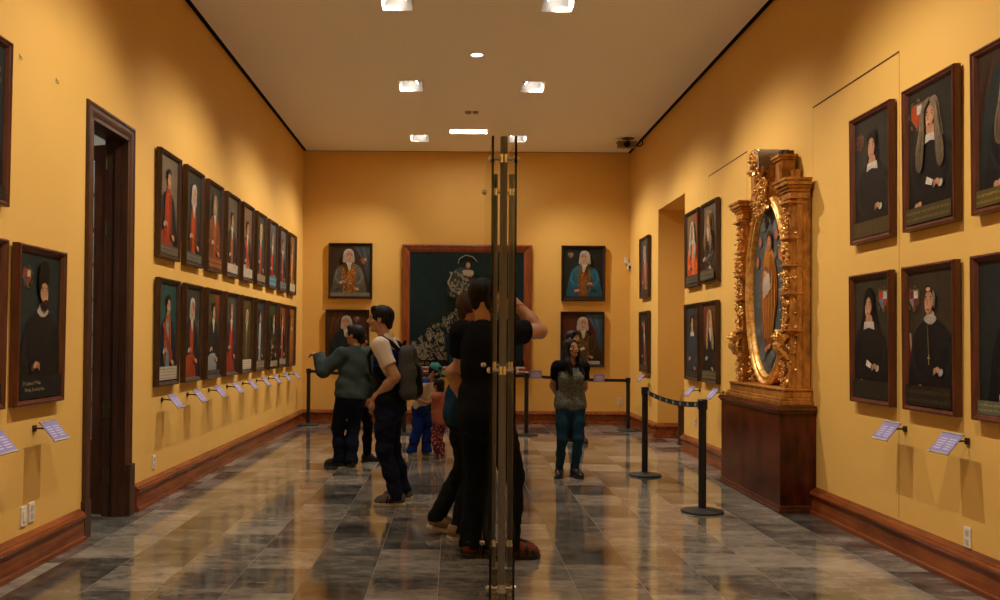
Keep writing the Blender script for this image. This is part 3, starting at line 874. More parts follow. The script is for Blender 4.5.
LEFT_LO_L = [
 'lower left wall portrait on teal green with a white inscription panel, nearest the door',
 'lower left wall portrait of white-haired man beside painted writing, second past the door',
 'lower left wall portrait of a dark-coated man in pale grey breeches, third past the door',
 'lower left wall portrait of a long red coat front on grey, fourth past the door',
 'lower left wall portrait in olive brown with white inscription, fifth past the door',
 'lower left wall portrait of a pale-waistcoated man on slate grey, sixth past the door',
 'lower left wall portrait on dark green with gold-trimmed black coat, seventh past the door',
 'lower left wall portrait with red-brown ground and grey inscription, eighth past the door',
 'lower left wall portrait in plain golden brown, last in its row by the back corner']
for row, lab, zc in ((LEFT_UP, LEFT_UP_L, 2.68), (LEFT_LO, LEFT_LO_L, 1.513)):
    for i, sp in enumerate(row):
        yc = 8.03 + .79*i + PW/2
        hang((XL, yc, zc), PI/2, PW, PH, M_FRAME_DARK, lab[i], 'portraits along the left wall', portrait(IW, IH, seed=i*7+int(zc*10), **{'scale': .90, **sp}))
hang((XL, 5.765, 1.53), PI/2, .665, 1.0, M_FRAME_RED, 'dark portrait of a bearded man in black hat and white ruff left of the door', 'portraits along the left wall',
     portrait(.665-.082, .918, bg=G(44,54,52), coat=blackc, hair=G(30,24,20), collar='ruff', hat=G(22,20,20), beard=G(38,28,22), arms=(-.19,.83,.055), sill=(.155, G(32,34,32)), cx=.03, hz=.68, seed=91,
              caption=['D Ludouic P Vilas', '   Virrey 2o de la Nva'], hands=True, cuffs=G(90,60,45)))
hang((XL, 4.95, 1.53), PI/2, .70, 1.0, M_FRAME_RED, 'dark framed portrait cut by the left picture edge, lower one of two', 'portraits along the left wall',
     portrait(.618, .918, bg=G(40,50,48), coat=blackc, hair=G(40,30,24), collar='ruff', arms=(.2,.83,.055), band=(.12, G(40,38,34)), seed=92, hz=.68))
hang((XL, 4.97, 2.71), PI/2, .70, .975, M_FRAME_RED, 'dark framed portrait with orange crest cut by the left picture edge, upper one of two', 'portraits along the left wall',
     portrait(.618, .918, bg=G(48,56,54), coat=blackc, hair=G(40,30,24), collar='fall', arms=(.2,.80,.065), band=(.10, G(44,40,34)), seed=93, hz=.68))

RIGHT = [  # (y centre, zc, spec, frame, label)
 (6.62, 2.69, dict(bg=G(58,54,44), coat=G(36,33,30), hair=G(34,26,20), hair_style='long', collar='fall', arms=(-.21,.82,.055,G(110,40,24),G(90,80,64),G(60,60,56)), sill=(.13, G(80,66,40)), cx=.02, hz=.69, facing=-1),
  'upper right wall portrait of black-clad man with white collar, nearest the gilded altarpiece'),
 (5.805, 2.69, dict(bg=G(54,50,42), coat=G(30,28,27), hair=G(134,116,92), hair_style='wig_long', collar='fall', arms=(-.19,.82,.085,G(170,62,32),G(196,190,180),G(170,70,36)), paper=True, band=(.12, G(78,66,40)), hz=.72, cx=.02, facing=-1),
  'upper right wall portrait of a man with very long grey wig holding a paper'),
 (4.99, 2.69, dict(bg=G(44,52,50), coat=G(28,30,30), hair=G(130,110,90), hair_style='wig_long', collar='cravat', curtain=(-1, G(64,44,30)), band=(.11, G(92,76,36)), hz=.72, cx=.08, facing=-1, cuffs=G(200,180,150)),
  'upper dark portrait cut by the right picture edge, with lace cuff and yellow writing'),
 (6.62, 1.49, dict(bg=G(64,60,48), coat=G(30,29,28), hair=G(28,25,24), hair_style='veil', collar='fall', arms=(.20,.82,.075,G(176,60,34),G(170,180,190),G(80,120,150)), paper=True, sill=(.15, G(46,42,32)), hz=.72, cx=-.03, facing=-1),
  'lower right wall portrait of dark-hooded sitter, white collar, coat of arms at right'),
 (5.805, 1.49, dict(bg=G(66,56,42), coat=G(28,27,28), hair=G(120,110,100), hair_style='bald', collar='ruff', arms=(-.23,.80,.07,G(120,40,34),G(190,190,190),G(120,120,130)), books=True, cross=True, cuffs=G(180,190,196), band=(.15, G(44,36,26)), hz=.72, cx=.02, facing=-1),
  'lower right wall portrait of a bald priest with a cross and shelf of books'),
 (4.99, 1.49, dict(bg=G(42,48,46), coat=G(24,26,28), hair=G(34,28,24), collar='fall', band=(.09, G(100,98,74)), hz=.72, cx=.12, facing=-1),
  'lower dark portrait cut by the right picture edge, with black cloak'),
 (11.60, 2.66, dict(bg=G(130,100,62), coat=G(206,84,38), hair=G(206,196,180), hair_style='wig_long', collar='fall', front=G(214,120,70), curtain=(1, G(150,70,40)), band=(.12, G(70,68,56)), hz=.70),
  'upper right wall portrait of a white-wigged man in orange-red robes, beside the wall opening'),
 (10.80, 2.66, dict(bg=G(122,110,88), coat=G(64,50,42), hair=G(170,132,92), hair_style='wig_long', collar='cravat', brocade=G(150,140,130), arms=(-.24,.82,.05), band=(.13, G(84,78,58)), hz=.74),
  'upper right wall portrait of a man in long brown wig, next to the gilded altarpiece'),
 (11.60, 1.46, dict(bg=G(66,66,58), coat=G(58,62,68), hair=G(60,44,34), collar='fall', cuffs=G(190,180,170), arms=(.22,.74,.05), band=(.10, G(56,50,42)), hz=.72),
  'lower right wall portrait of a short-haired man in dark grey, beside the wall opening'),
 (10.80, 1.46, dict(bg=G(110,70,44), coat=G(42,38,36), hair=G(196,156,106), hair_style='wig_long', collar='cravat', curtain=(-1, G(120,66,44)), band=(.12, G(90,80,56)), hz=.74),
  'lower right wall portrait of a man with long fair wig, next to the gilded altarpiece'),
 (14.52, 2.66, dict(bg=G(80,78,70), coat=G(120,70,52), hair=G(180,160,140), hair_style='wig', front=G(176,120,90), band=(.1, G(60,56,48)), hz=.70),
  'upper right wall portrait beyond the wall opening, near the back corner'),
 (14.52, 1.46, dict(bg=G(60,56,46), coat=G(48,44,40), hair=G(120,90,70), front=G(150,80,50), arms=(-.22,.8,.06), band=(.1, G(70,60,44)), hz=.70),
  'lower right wall portrait beyond the wall opening, near the back corner'),
]
for i, (yc, zc, sp, lab) in enumerate(RIGHT):
    near = yc < 8
    w, h = (.64, .965) if near else (.66, .985)
    a, b = inner(w, h)
    hang((XR, yc, zc), -PI/2, w, h, M_FRAME_RED if near else M_FRAME_DARK, lab, 'portraits along the right wall', portrait(a, b, seed=200+i, **sp), tilt=.6)

bw, bh = .775, .98
a, b = inner(bw, bh)
s_ = 15.9/900
BACK = [
 (350.0, 271.5, dict(bg=G(74,58,42), coat=G(96,92,82), hair=G(186,180,168), hair_style='wig', front=G(150,96,44), lapel=G(158,100,46), brocade=G(190,140,70), curtain=(1, G(78,86,90)), arms=(.26,.70,.06,G(150,70,50),G(150,150,150),G(90,110,130)), sill=(.07, G(120,112,96)), cuffs=G(206,200,190), hz=.74, cx=-.03),
  'upper portrait left of the large painting, white-wigged man in grey and gold'),
 (347.5, 338.0, dict(bg=G(82,60,40), coat=G(34,44,46), hair=G(186,180,168), hair_style='wig', arms=(.18,.86,.05,G(150,60,40),G(150,150,150),G(70,100,150)), curtain=(-1, G(96,64,38)), hz=.74, cx=-.02, facing=-1),
  'lower portrait left of the large painting, white-wigged man half hidden by visitors'),
 (583.0, 272.5, dict(bg=G(44,46,42), coat=G(44,92,112), hair=G(180,176,166), hair_style='wig', front=G(140,84,40), lapel=G(110,96,56), cuffs=G(196,62,40), arms=(-.25,.86,.05,G(130,120,90),G(120,120,100),G(90,90,80)), brocade=G(150,110,54), sill=(.05, G(56,48,40)), hz=.76, cx=.02, facing=-1),
  'upper portrait right of the large painting, white-wigged man in blue coat'),
 (582.5, 338.5, dict(bg=G(96,52,38), coat=G(60,48,32), hair=G(196,190,180), hair_style='wig', front=G(100,76,44), lapel=G(110,86,48), brocade=G(140,106,60), curtain=(1, G(70,96,118)), plate=(.08, G(176,172,160)), paper=True, cuffs=G(206,200,190), hz=.80, cx=.0),
  'lower portrait right of the large painting, white-wigged man behind the standing woman'),
]
for i, (u, v, sp, lab) in enumerate(BACK):
    p = W(u, v, YB - .03)
    hang((p.x, YB, p.z), 0, bw, bh, M_FRAME_BLACK, lab, 'portraits on the back wall', portrait(a, b, seed=300+i, **sp), tilt=.6)

# the large picture in the middle: pale scrollwork on a dark teal ground (plain stand-in)
def big_picture():
    w, h = 2.28, 2.27
    fw = .135
    cw, ch = w - 2*fw + .01, h - 2*fw + .01
    cv = Canvas(cw, ch, G(34, 58, 62), G(22, 40, 46))
    rnd = random.Random(5)
    pale = G(182, 176, 156)
    def q(u, v):   # photo spot -> canvas units
        return ((u-466.5)*s_/ch, .5 + (309-v)*s_/ch)
    def spiral(c, r0, turns, a0, sg, wd, col):
        pts = []
        n = max(10, int(turns*13))
        for i in range(n+1):
            t = i/n; r = r0*(1-.85*t); a = a0 + sg*2*PI*turns*t
            pts.append((c[0]+r*math.cos(a), c[1]+r*math.sin(a)))
        cv.line(pts, wd, col)
    # a broad drift of scrolls, rising to the right
    for i in range(330):
        t = rnd.random()
        u = 408 + 92*t
        top = 348 - 52*math.sin(min(1, t*1.15)*PI/2)
        v = top + (368 - top)*rnd.random()**.9
        x, z = q(u, v)
        spiral((x, z), rnd.uniform(.010, .024), rnd.uniform(.9, 1.7), rnd.uniform(0, 6.3), rnd.choice((-1, 1)), .0055, mul(pale, rnd.uniform(.6, 1.05)))
    for i in range(16):
        t = i/15
        a_ = q(408+86*t, 350-52*math.sin(t*PI/2)); b_ = q(414+88*t, 362-46*math.sin(t*PI/2)); c_ = q(425+85*t, 369-30*t)
        cv.line([a_, ((a_[0]+b_[0])/2+.01, (a_[1]+b_[1])/2), b_, c_], .006, mul(pale, .9))
    # a small gentleman in a scrolled pale coat sitting on top of it
    A = lambda u, v: q(u, v)
    cv.P([A(455, 270), A(462, 268), A(471, 271), A(475, 282), A(476, 298), A(462, 300), A(449, 296), A(447, 286), A(450, 276)], G(70, 84, 84), G(60, 74, 76))
    for i in range(80):
        x, z = A(rnd.uniform(450, 474), rnd.uniform(271, 297))
        spiral((x, z), rnd.uniform(.008, .014), 1.1, rnd.uniform(0, 6.3), rnd.choice((-1, 1)), .0055, mul(pale, rnd.uniform(.7, 1.1)))
    cv.line([A(452, 273), A(448, 283), A(452, 291), A(458, 293)], .02, mul(pale, .75))
    x, z = A(458.5, 294); cv.E(x, z, .012, .010, SKIN_P)
    x, z = A(467.5, 266); cv.E(x, z, .020, .026, SKIN_P, mul(SKIN_P, .75))
    cv.P([A(463, 271), A(472, 271), A(472, 276), A(464, 276)], mul(pale, 1.0))
    cv.P([A(458, 264), A(459, 259), A(465, 256), A(472, 258), A(477, 263), A(474, 263), A(466, 261)], G(20, 30, 34))
    cv.line([A(457.5, 264.5), A(459, 259.5), A(465, 256), A(472, 257.5), A(477, 263)], .008, mul(pale, 1.0))
    # dark strip with a few pale capitals along the bottom
    z0 = q(0, 367)[1]
    cv.R(-.5, .5, .0, max(.02, .055), G(16, 26, 30))
    text_mesh(cv.mb, 'H O C O', .085, (-.40*ch, -.0004*(cv.k+4), -.5*ch+.018), (1, 0, 0), (0, 0, 1), 0, mul(pale, .8) + (1,))
    prof = [(0, 0), (0, -.05), (.012, -.075), (.03, -.08), (.045, -.066), (.085, -.058), (.10, -.05), (.118, -.036), (fw, -.026), (fw, 0)]
    p = W(466.5, 309.0, YB - .03)
    hang((p.x, YB, p.z), 0, w, h, M_FRAME_ORANGE, 'large square painting of pale scrollwork on dark teal in an orange-brown frame', None, cv, tilt=.5, name='large_painting', prof=prof)
big_picture()

# ================================================================== caption cards on wall brackets
M_CARD = plain('lilac_card', (.26, .22, .44, 1), .45, var=.05)
M_CARDTXT = plain('card_print', (.62, .58, .70, 1), .5, var=.03)
M_ALU = plain('silver_clip', (.55, .53, .50, 1), .3, .8, var=.05)
def caption_card(loc, rz, label, grp, turn=0.0, h0=.0):
    r = empty('caption_card', loc, (0, 0, rz)); tag(r, label, 'caption card', grp)
    m = MB(); m.box(-.02, .02, -.012, 0, -.02, .02); m.tube([(0, -.01, 0), (0, -.06, .0), (0, -.12, -.012)], .006, 8)
    m.build('bracket', M_FRAME_BLACK, r)
    sl = math.radians(51); t = Vector((math.sin(turn)*.3, -math.cos(sl), -math.sin(sl))).normalized(); ax = Vector((1, 0, 0)); n = ax.cross(t).normalized()
    if n.z < 0: n = -n
    c = Vector((0, -.135, -.012)); hw, hl = .108, .073
    m = MB(); m.obox(c, ax, t, n, hw, hl, .0025)
    rnd = random.Random(int(loc[1]*100))
    o = c + n*.0030
    for sx, rows in ((-.5, 5), (.5, 5)):
        for k in range(rows):
            ll = rnd.uniform(.028, .042)
            p = o + ax*(sx*.10) + t*(-.030 + .018*k)
            m.add([p - ax*ll - t*.003, p + ax*ll - t*.003, p + ax*ll + t*.003, p - ax*ll + t*.003], [(0, 1, 2, 3)], 1)
    m.build('card', [M_CARD, M_CARDTXT], r)
    for s in (-1, 1):
        MB().obox(c + t*hl*s, ax, t, n, hw + .003, .005, .006).build('edge_clip', M_ALU, r)
    return r
ORD = ['nearest the door', 'second past the door', 'third past the door', 'fourth past the door', 'fifth past the door', 'sixth past the door', 'seventh past the door', 'eighth past the door', 'last by the back corner']
for i in range(9):
    caption_card((XL, 8.03 + .79*i + PW/2 - .05, .893), PI/2, 'lilac caption card on a bracket under the left wall portraits, ' + ORD[i], 'caption cards on the left wall')
caption_card((XL, 5.77, .872), PI/2, 'lilac caption card under the bearded man in black hat, left of the door', 'caption cards on the left wall')
caption_card((XL, 5.08, .872), PI/2, 'lilac caption card cut by the left picture edge', 'caption cards on the left wall')
for y, z, lab in ((6.18, .868, 'lilac caption card between the dark-hooded and bald priest portraits, right of the wooden pedestal'), (5.43, .868, 'lilac caption card on the right wall nearest the camera, past the bald priest'),
               (11.35, .85, 'lilac caption card beside the wall opening on the right'), (10.35, .875, 'lilac caption card beside the left end of the wooden pedestal'), (14.3, .90, 'lilac caption card under the far right wall portraits near the back corner')):
    caption_card((XR, y, z), -PI/2, lab, 'caption cards on the right wall')
# picture hooks left bare on the wall
for y, z, lab in ((5.52, 3.18, 'bare picture hook high on the left wall, nearer the picture edge'), (6.03, 3.18, 'bare picture hook high on the left wall, nearer the door')):
    m = MB(); m.tube([(0, 0, .01), (.012, 0, .0), (.018, 0, -.008), (.016, 0, -.018), (.006, 0, -.018)], .003, 6); m.box(0, .004, -.006, .006, -.01, .02)
    o = m.build('picture_hook', M_ALU, loc=(XL, y, z)); tag(o, lab, 'hook', 'bare picture hooks')
# ================================================================== pedestal
M_MAHOG = wood('polished_mahogany', (.016, .0035, .002, 1), (.125, .022, .007, 1), .22, 3.2, (1, .5, .28), .3)
M_MAHOG2 = wood('mahogany_moulding', (.055, .014, .006, 1), (.15, .038, .014, 1), .25, 4, (1, .1, 1))
PY0, PY1, PX, PZ = 7.70, 9.40, 2.79, .915
ped = empty('pedestal', (XR, (PY0+PY1)/2, 0)); tag(ped, 'large dark mahogany pedestal block under the gilded altarpiece', 'pedestal')
def pbox(mb, ex, z0, z1, m=0):
    c = (PY0+PY1)/2
    mb.box(PX - XR - ex, -.001, PY0 - c - ex, PY1 - c + ex, z0, z1, m)
m = MB(); pbox(m, 0, .06, PZ - .055); m.build('body', M_MAHOG, ped, bevel=.004)
m = MB(); pbox(m, .016, 0, .035); pbox(m, .010, .035, .065); m.build('plinth', M_MAHOG2, ped, bevel=.006)
m = MB(); pbox(m, .012, PZ - .065, PZ - .045); pbox(m, .026, PZ - .045, PZ - .012); pbox(m, .018, PZ - .012, PZ); m.build('top_slab', M_MAHOG2, ped, bevel=.006)

# ================================================================== barrier posts
M_POST = plain('black_powder_coat', (.012, .012, .013, 1), .38, var=.2)
M_BASE = plain('dark_grey_base', (.030, .036, .036, 1), .42, .2, var=.15)
M_BELT = plain('black_belt_webbing', (.010, .010, .012, 1), .7, var=.2, scale=200)
M_BELTTXT = plain('belt_print', (.55, .55, .52, 1), .6)
def barrier(loc, label, h=.965, to=None, sag=.02, marks=False, h2=None):
    h2 = h if h2 is None else h2
    r = empty('barrier_post', loc); tag(r, label, 'barrier post', 'retractable belt barrier posts')
    MB().lathe([(.178, 0), (.180, .010), (.176, .018), (.150, .024), (.060, .032), (.038, .040)], seg=40).build('base', M_BASE, r, smooth=True)
    MB().lathe([(.033, .03), (.033, h - .075)], seg=24).build('pole', M_POST, r, smooth=True)
    MB().lathe([(.039, h - .085), (.041, h - .08), (.041, h - .004), (.036, h)], seg=24).build('belt_head', M_POST, r, smooth=True)
    if to is not None:
        a = Vector((0, 0, 0)); b = Vector(to) - Vector(loc); b.z = 0
        d = b.normalized(); a = d*.04; b = b - d*.04; n = Vector((-d.y, d.x, 0))
        mb = MB(); N = 14; vs = []
        def pt(t): return a.lerp(b, t) + Vector((0, 0, h + (h2-h)*t - .045 - sag*4*t*(1-t)))
        for i in range(N+1):
            p = pt(i/N)
            for dz, dn in ((-.024, -.001), (.024, -.001), (.024, .001), (-.024, .001)): vs.append(p + n*dn + Vector((0, 0, dz)))
        fs = [(4*i+j, 4*i+(j+1) % 4, 4*i+4+(j+1) % 4, 4*i+4+j) for i in range(N) for j in range(4)]
        mb.add(vs, fs)
        if marks:
            for i in range(8):
                t = .07 + .122*i
                sg = 1 if n.y < 0 else -1
                for k in range(3):
                    p = pt(t + .011*k); q = p + n*.0022*sg
                    e = d*.005; hh = (.014, .019, .014)[k]
                    mb.add([q - e + Vector((0,0,-hh)), q + e + Vector((0,0,-hh)), q + e + Vector((0,0,hh)), q - e + Vector((0,0,hh))], [(0,1,2,3)], 1)
        mb.build('belt', [M_BELT, M_BELTTXT], r)
    return r
PA = (2.13, 7.72, 0); PB = (2.08, 9.81, 0)
barrier(PA, 'black belt barrier post nearest the camera, in front of the wooden pedestal', to=PB, sag=.045, marks=True)
barrier(PB, 'black belt barrier post in front of the right wall opening')
S1, S2, S3, S4 = (-2.48, 15.35, 0), (-.77, 13.97, 0), (1.12, 13.93, 0), (2.85, 14.75, 0)
barrier(S1, 'black belt barrier post in the back left corner', to=S2, sag=.02)
barrier(S2, 'black belt barrier post left of the boy in teal cap', to=S3, sag=.01)
barrier(S3, 'black belt barrier post under the right side of the large painting', to=S4, sag=.02, h2=.87)
barrier(S4, 'black belt barrier post in the back right corner', h=.87)
def belt_sign(t, label, grp='blue belt signs'):
    a, b = Vector(S3), Vector(S4); p = a.lerp(b, t); d = (b-a).normalized(); n = Vector((d.y, -d.x, 0))
    r = empty('belt_sign', (p.x, p.y, .950 - .095*t - .08*t*(1-t))); tag(r, label, 'sign', grp)
    m = MB(); m.obox(n*.006, d, n, Vector((0,0,1)), .105, .002, .06); m.obox(-n*.006, d, n, Vector((0,0,1)), .105, .002, .06); m.obox((0,0,.06), d, n, Vector((0,0,1)), .105, .008, .003)
    for k in range(4):
        q = n*.0095 + Vector((0,0,.030-.02*k)); ll = (.05, .08, .07, .06)[k]
        m.add([q-d*ll-Vector((0,0,.004)), q+d*ll-Vector((0,0,.004)), q+d*ll+Vector((0,0,.004)), q-d*ll+Vector((0,0,.004))], [(0,1,2,3)], 1)
    m.build('sign_plate', [M_CARD, M_CARDTXT], r)
belt_sign(.085, 'blue sign folded over the belt beside the post under the large painting')
belt_sign(.70, 'blue sign folded over the belt just right of the standing woman')

# ================================================================== gilded altarpiece
def gold():
    a = NT('burnished_gold_leaf')
    v = a.coords('Object')
    n1 = a.noise(v, 22, 6, .65); n2 = a.noise(v, 5, 3)
    a.base(a.ramp(n1, [(.30, (.30, .11, .018, 1)), (.46, (.66, .31, .06, 1)), (.66, (.92, .56, .17, 1))]))
    a.set(.34, .50, .6)
    a.l(a.math('ADD', .22, a.math('MULTIPLY', n1, .30)), a.b.inputs['Roughness'])
    a.bump(n1, .35, .006)
    return a.m
M_GOLD = gold()
M_GOLDFLAT = wood('gilded_wood', (.20, .070, .012, 1), (.66, .29, .055, 1), .36, 6, (1, 1, .55))
M_GOLDFLAT.node_tree.nodes['Principled BSDF'].inputs['Metallic'].default_value = .30
M_RAW = plain('grey_raw_wood', (.30, .22, .16, 1), .7, var=.25, scale=14, stretch=(1, 1, 8))

def scroll(mb, c, r, turns, a0, sg, y, rad):
    n = int(18*turns); pts = []; rs = []
    for i in range(n+1):
        t = i/n; rr = r*(1-.82*t); a = a0 + sg*2*PI*turns*t
        pts.append((c[0] + rr*math.cos(a), y - .02*t, c[1] + rr*math.sin(a))); rs.append(rad*(1-.45*t))
    mb.tube(pts, rs, 8)
    mb.lathe([(0.001, -.9*rad*1.4), (rad*1.2, -.4*rad), (rad*1.4, 0), (rad*1.2, .4*rad), (.001, .9*rad*1.4)], (pts[-1][0], y-.03, pts[-1][2]), 8)
def leaf(mb, p, d, n, L, wd, mi=0):
    """a curled acanthus leaf: p root, d direction, n outward"""
    p, d, n = Vector(p), Vector(d).normalized(), Vector(n).normalized(); s = d.cross(n)
    vs = []; K = 6
    for i in range(K+1):
        t = i/K; w = wd*math.sin(PI*min(1, .12 + .88*t))*(1+.25*math.sin(t*19)); up = .9*L*(t*t*.55) if t < .75 else .9*L*(.31 - (t-.75)*.5)
        c = p + d*L*t*(1-.25*t) + n*(up*.8 + .004)
        vs += [c - s*w - n*.006, c + n*.008, c + s*w - n*.006, c - n*.014]
    fs = [(4*i+j, 4*i+(j+1) % 4, 4*i+4+(j+1) % 4, 4*i+4+j) for i in range(K) for j in range(4)]
    fs += [(3, 2, 1, 0), (4*K, 4*K+1, 4*K+2, 4*K+3)]
    mb.add(vs, fs, mi)
def bud(mb, c, r, seg=7):
    prof = [(r*math.sin(PI*i/5), -r*math.cos(PI*i/5)) for i in range(6)]
    prof[0] = (.0005, -r); prof[-1] = (.0005, r)
    mb.lathe(prof, c, seg)
def carve(mb, x0, x1, z0, z1, y, dep, n, rnd, size=.035):
    """dense carved foliage over a strip facing -y"""
    for i in range(n):
        x = rnd.uniform(x0, x1); z = z0 + (z1-z0)*(i + rnd.random())/n
        a = rnd.uniform(0, 2*PI)
        leaf(mb, (x, y + .004, z), (math.cos(a), 0, math.sin(a)), (0, -1, 0), size*rnd.uniform(.9, 1.7), size*rnd.uniform(.30, .5))
        if i % 2 == 0: bud(mb, (rnd.uniform(x0, x1), y - dep*rnd.uniform(.1, .7), z), size*rnd.uniform(.22, .42))
        if i % 4 == 0: scroll(mb, (x, z), size*.75, 1.3, a, rnd.choice((-1, 1)), y - dep*.3, size*.20)

def altarpiece():
    cy = (PY0 + PY1)/2 - .03
    R = empty('gilded_altarpiece', (XR, cy, PZ), (0, 0, -PI/2))
    tag(R, 'gilded carved altarpiece with an oval painting standing on the mahogany pedestal', 'altarpiece')
    rnd = random.Random(12)
    R.scale = (1, 1, 1.03)
    m = MB()
    m.box(-.72, .72, -.085, -.012, 0, 1.86); m.box(-.50, .50, -.085, -.012, 1.86, 2.03); m.box(-.30, .30, -.085, -.012, 2.03, 2.17)
    m.build('back_panel', M_GOLDFLAT, R, bevel=.004)
    m = MB()
    m.box(-.78, .78, -.30, -.01, 0, .035); m.box(-.765, .765, -.285, -.01, .035, .06); m.box(-.745, .745, -.262, -.01, .06, .12); m.box(-.755, .755, -.272, -.01, .12, .14)
    m.build('base', M_GOLDFLAT, R, bevel=.006)
    # the two side pilasters, each in tiers with projecting ledges
    for s in (-1, 1):
        xc = s*.640
        m = MB(); m.box(xc - .075, xc + .075, -.19, -.085, .14, 1.74)
        m.box(xc + s*.03 - .06, xc + s*.03 + .06, -.14, -.085, .14, 1.78)
        m.build('pilaster', M_GOLDFLAT, R, bevel=.006)
        for z, e in ((.62, .045), (.93, .030), (1.17, .030), (1.40, .026), (1.70, .040)):
            m = MB()
            m.box(xc - .085 - e*.4, xc + .085 + e*.4, -.20 - e, -.085, z, z + .018); m.box(xc - .08, xc + .08, -.195 - e*.5, -.085, z - .016, z)
            m.box(xc - .08, xc + .08, -.20, -.085, z + .018, z + .032)
            m.build('ledge', M_GOLDFLAT, R, bevel=.004)
        c = MB()
        carve(c, xc - .075, xc + .075, .16, .50, -.19, .05, 30, rnd)
        # big projecting console of the lower third
        for k in range(9):
            t = k/8
            c.tube([(xc - .06, -.20 - .075*math.sin(PI*min(1, t*1.1)), .40 + .21*t), (xc + .06, -.20 - .075*math.sin(PI*min(1, t*1.1)), .40 + .21*t)], .020 + .006*math.sin(k*2.2), 10)
        for dx in (-.05, .0, .05):
            scroll(c, (xc + dx*1.2, .58), .045, 1.4, PI/2, 1 if dx > 0 else -1, -.265, .014)
            leaf(c, (xc + dx, -.235, .56), (0, -.4, -1), (0, -1, 0), .12, .03)
        carve(c, xc - .07, xc + .07, .66, .92, -.195, .05, 22, rnd)
        carve(c, xc - .07, xc + .07, .97, 1.15, -.195, .05, 16, rnd)
        carve(c, xc - .07, xc + .07, 1.21, 1.38, -.195, .05, 15, rnd)
        carve(c, xc - .07, xc + .07, 1.44, 1.68, -.195, .05, 20, rnd)
        for k in range(10):
            bud(c, (xc + .07*math.cos(k*2.1), -.215, 1.22 + .015*k), .018)
        # outer and inner wings of foliage beside the pilaster
        carve(c, xc + s*.06 - .02, xc + s*.06 + .03, .18, 1.6, -.145, .03, 26, rnd, .028)
        carve(c, xc - s*.13 - .02, xc - s*.13 + .03, .16, .56, -.10, .05, 22, rnd, .040)
        carve(c, xc - s*.13 - .02, xc - s*.13 + .03, 1.30, 1.74, -.10, .05, 24, rnd, .040)
        c.build('carved_foliage', M_GOLD, R, smooth=True)
        # stepped entablature over the pilaster
        m = MB()
        for k, (e, z0, z1) in enumerate(((.0, 1.74, 1.80), (.015, 1.80, 1.825), (.032, 1.825, 1.85), (.052, 1.85, 1.885), (.062, 1.885, 1.91))):
            m.box(xc - .10 - e, xc + .10 + e, -.205 - e, -.03, z0, z1)
            xi = s*.36
            m.box(min(xi - s*.10, xc), max(xi - s*.10, xc), -.125 - e*.6, -.03, z0, z1)
        m.build('cornice', M_GOLDFLAT, R, bevel=.004)
        m = MB()
        xi = s*.34
        m.box(xi - .075, xi + .075, -.16, -.03, 1.90, 2.13); m.box(xi - .09, xi + .09, -.18, -.03, 2.13, 2.15); m.box(xi - .105, xi + .105, -.195, -.03, 2.15, 2.175)
        m.box(xi - .05, xi + .05, -.168, -.155, 1.94, 2.10)
        m.build('attic_block', M_GOLDFLAT, R, bevel=.004)
    # corner spandrels around the oval
    c = MB()
    for sx in (-1, 1):
        for zc, up in ((.30, -1), (1.70, 1)):
            for k in range(16):
                a = rnd.uniform(.55, 1.05)
                x = sx*(.56*math.cos(a)); z = 1.0 + up*(.92*math.sin(a))
                p = (x + sx*rnd.uniform(0, .05), -.085, z + up*rnd.uniform(0, .05))
                if .16 < p[2] < 1.84: leaf(c, p, (rnd.uniform(-1, 1), 0, rnd.uniform(-1, 1)), (0, -1, 0), .06, .022)
    c.build('spandrel_carving', M_GOLD, R, smooth=True)
    # oval frame and painting
    cz = 1.005
    pr = [(0, -.085), (0, -.150), (.012, -.172), (.030, -.180), (.046, -.172), (.054, -.156), (.066, -.152), (.078, -.162), (.092, -.160), (.104, -.142), (.112, -.122), (.112, -.085)]
    m = MB(); m.oval_sweep(.555, .885, pr, 80, 0, cz); m.build('oval_frame', M_GOLD, R, smooth=True)
    a, b = .45, .78
    cvs = Canvas.__new__(Canvas); cvs.mb = MB(); cvs.w, cvs.h, cvs.k = 2*a, 2*b, 0
    lim_old = cvs
    def EE(cx, cz_, rx, rz, c1, c2=None, rot=0): cvs.E(cx, cz_, rx, rz, c1, c2, rot, 28)
    cvs.E(0, .5, .5*a/b*.999, .499, G(112, 112, 104), G(70, 78, 78), seg=64)
    rn = random.Random(3)
    def inside(x, z): return (x/(a/b*.5))**2 + ((z-.5)/.5)**2 < .72
    for i in range(26):
        x, z = rn.uniform(-.26, .26), rn.uniform(.08, .92)
        if inside(x, z): EE(x, z, rn.uniform(.03, .06), rn.uniform(.02, .05), mul(G(120, 122, 116), rn.uniform(.6, 1.2)), mul(G(100, 106, 104), rn.uniform(.6, 1.0)))
    for x, z in ((-.15, .80), (.13, .82), (-.19, .68), (.19, .70)):
        EE(x, z, .03, .035, G(190, 120, 86), G(150, 90, 66))
    # a robed figure holding a child, in ochre and brown
    cvs.P([(-.05, .74), (.06, .74), (.12, .62), (.13, .45), (.10, .30), (.06, .17), (-.02, .15), (-.10, .28), (-.12, .45), (-.10, .62)], G(190, 120, 46), G(120, 66, 24))
    cvs.P([(.02, .70), (.13, .62), (.15, .46), (.10, .32), (.04, .40)], G(150, 84, 30), G(96, 52, 22))
    cvs.P([(-.08, .60), (.0, .62), (.02, .40), (-.04, .22), (-.09, .30)], G(170, 90, 60), G(140, 60, 36))
    for i in range(9):
        cvs.line([(-.07+.022*i, .62), (-.09+.026*i, .42), (-.06+.016*i, .22)], .012, mul(G(210, 140, 60), .6 if i % 2 else 1.1))
    cvs.P([(-.07, .58), (.02, .60), (.03, .52), (-.02, .47), (-.09, .50)], G(214, 200, 180), G(180, 160, 140))
    EE(-.045, .61, .026, .030, G(214, 160, 120)); EE(-.045, .63, .026, .016, G(140, 90, 50))
